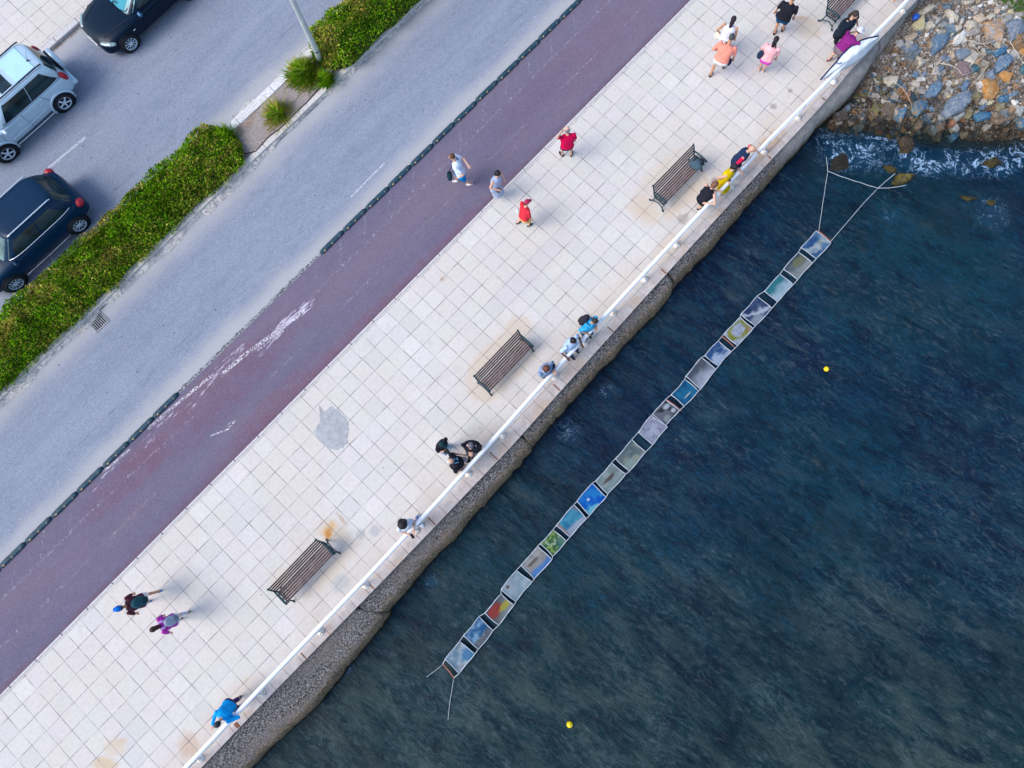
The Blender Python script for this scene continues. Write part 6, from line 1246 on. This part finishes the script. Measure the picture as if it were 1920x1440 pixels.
person('man in white shirt and blue shorts striding along the cycle lane', [(884,346),(858,340)], (850,295), (864,325), (-.92,.1), hands=((877,309,1.15),(860,332,.85)), top=(.58,.68,.82), sleeve=.35, bc=(.0,.20,.52), shoe=(.6,.55,.55), hair='short', hc=(.10,.05,.025), z0=ROAD_Z, h=1., hz=1.52, extra=lambda i: shoulder_bag(i, 'black shoulder bag on the man in white', (.01,.035,.05), (843,330), .75, (.15,.09,.15)))
person('woman with short black hair in pale grey dress stepping onto the kerb', [(936,368),(924,366)], (932,328), (928,350), (.75,.5), hands=((933,356,.9),N), top=(.34,.40,.55), sleeve=0, bottom='dress', bc=(.36,.42,.56), shoe=(.12,.04,.05), hair='bob', hc=(.012,.01,.014), z0=-.06, h=.93, hz=1.5, extra=lambda i: shoulder_bag(i, 'small dark bag of the woman in the pale grey dress', (.06,.05,.08), (936,357), .8, (.09,.05,.09), False))
person('man in red shirt and dark shorts, hand at his face, standing near the kerb', [(1054,292),(1071,292)], (1064,249), (1063.5,274), (-.25,-1), hands=((1053,247,1.5),N), top=(.55,.0,.06), sleeve=.5, bc=(.02,.02,.06), shoe=(.015,.012,.03), hair='balding', hc=(.14,.13,.16), h=.97, toes=.4, fat=1.1)
person('person in red shirt, red cap and yellow shorts walking', [(991,424),(970,419)], (986,383), (982,408), (.8,-.5), top=(.62,.03,.05), sleeve=.5, bc=(.66,.46,.13), shoe=(.015,.015,.04), hair='cap', hc=(.40,.03,.09), h=.9, fat=1.05, extra=lambda i: shoulder_bag(i, 'white bag on the person in red', (.7,.7,.72), (970,396), 1.1, (.06,.05,.08), False))
person('woman in white dress with long black hair and white bag, walking away', [(1350,92),(1360,86)], (1373,42), (1360,73), (.4,-.9), hands=((1348,60,.95),N), top=(.66,.67,.78), sleeve=0, bottom='dress', bc=(.66,.67,.78), shoe=(.5,.45,.4), hair='long', hc=(.015,.008,.015), skin=1, h=.95, extra=lambda i: shoulder_bag(i, 'white cloth bag of the woman in the white dress', (.70,.68,.58), (1347,67), .62, (.14,.07,.17), False))
person('man in coral shirt and white shorts with a black bag, walking away', [(1331,143),(1356,127)], (1370,74), (1352,113), (.42,-.9), hands=((1344,93,1.0),N), top=(.78,.27,.20), sleeve=.5, bc=(.68,.65,.62), shoe=(.05,.03,.03), hair='short', hc=(.05,.06,.07), skin=1, h=1.05, fat=1.15, extra=lambda i: shoulder_bag(i, 'black bag at the side of the man in coral', (.012,.015,.05), (1366,116), .8, (.10,.07,.17)))
person('woman in pink top and magenta shorts with long black hair, walking away', [(1422,133),(1429,135)], (1453,79), (1437,112), (.42,-.9), top=(.80,.40,.42), sleeve=.5, bc=(.60,.07,.46), shoe=(.66,.55,.5), hair='long', hc=(.01,.008,.015), h=.95, skin=0, extra=lambda i: shoulder_bag(i, 'navy shoulder bag of the woman in pink', (.015,.03,.07), (1426,103), .95, (.11,.08,.18)))
person('man in black shirt and navy shorts walking away at the top edge', [(1451,64),(1466,58)], (1485,2), (1469,34), (.42,-.9), hands=(N,(1488,36,.75)), top=BK, sleeve=.5, bc=(.0,.055,.13), shoe=(.05,.02,.03), hair='short', hc=(.05,.03,.02), skin=1, h=1.03, fat=1.1, extra=lambda i: shoulder_bag(i, 'dark bag on the hip of the man at the top edge', (.01,.02,.05), (1459,27), .9, (.08,.07,.13)))
def beard(i):
    b = MB(); b.ell(i['Hd']+i['RH']@Vector((0,.075,-.085)), (.055,.045,.07), i['RH'], 12, 8); remesh(b, 'beard', hairm((.09,.08,.055)), i['t'], .013, 2)
person('long haired bearded man all in black standing beside the scrolled bench', [(1565,80),(1578,76)], (1599,31), (1577,62), (.5,.78), hands=((1571,61,.9),(1608,49,1.05)), top=(.01,.018,.032), sleeve=.45, bottom='trousers', bc=(.008,.014,.025), shoe=(.01,.015,.02), hair='long', hc=(.035,.022,.02), skin=0, h=1.06, fat=1.2, extra=beard)
person('stooping person in purple shirt and white hat behind the white banner', [(1552,114),(1572,108)], (1604,66), (1576,95), (.85,-.6), hands=((1601,60,1.0),(1612,80,1.07)), top=(.20,.015,.16), sleeve=.55, bc=(.17,.13,.16), shoe=(.12,.04,.04), hair='hat', hc=(.62,.62,.66), skin=0, h=1., fat=1.25, hz=1.25)
person('sunlit arm of a person leaning on the railing at the very top edge', [(1668,-10),(1676,-14)], (1690,-48), (1680,-28), (.7,.6), hands=((1676,4,1.07),(1699,-18,1.07)), top=(.25,.12,.1), sleeve=.4, bc=(.2,.2,.25), hair='short', skin=1, hz=1.45, group='people on the promenade')
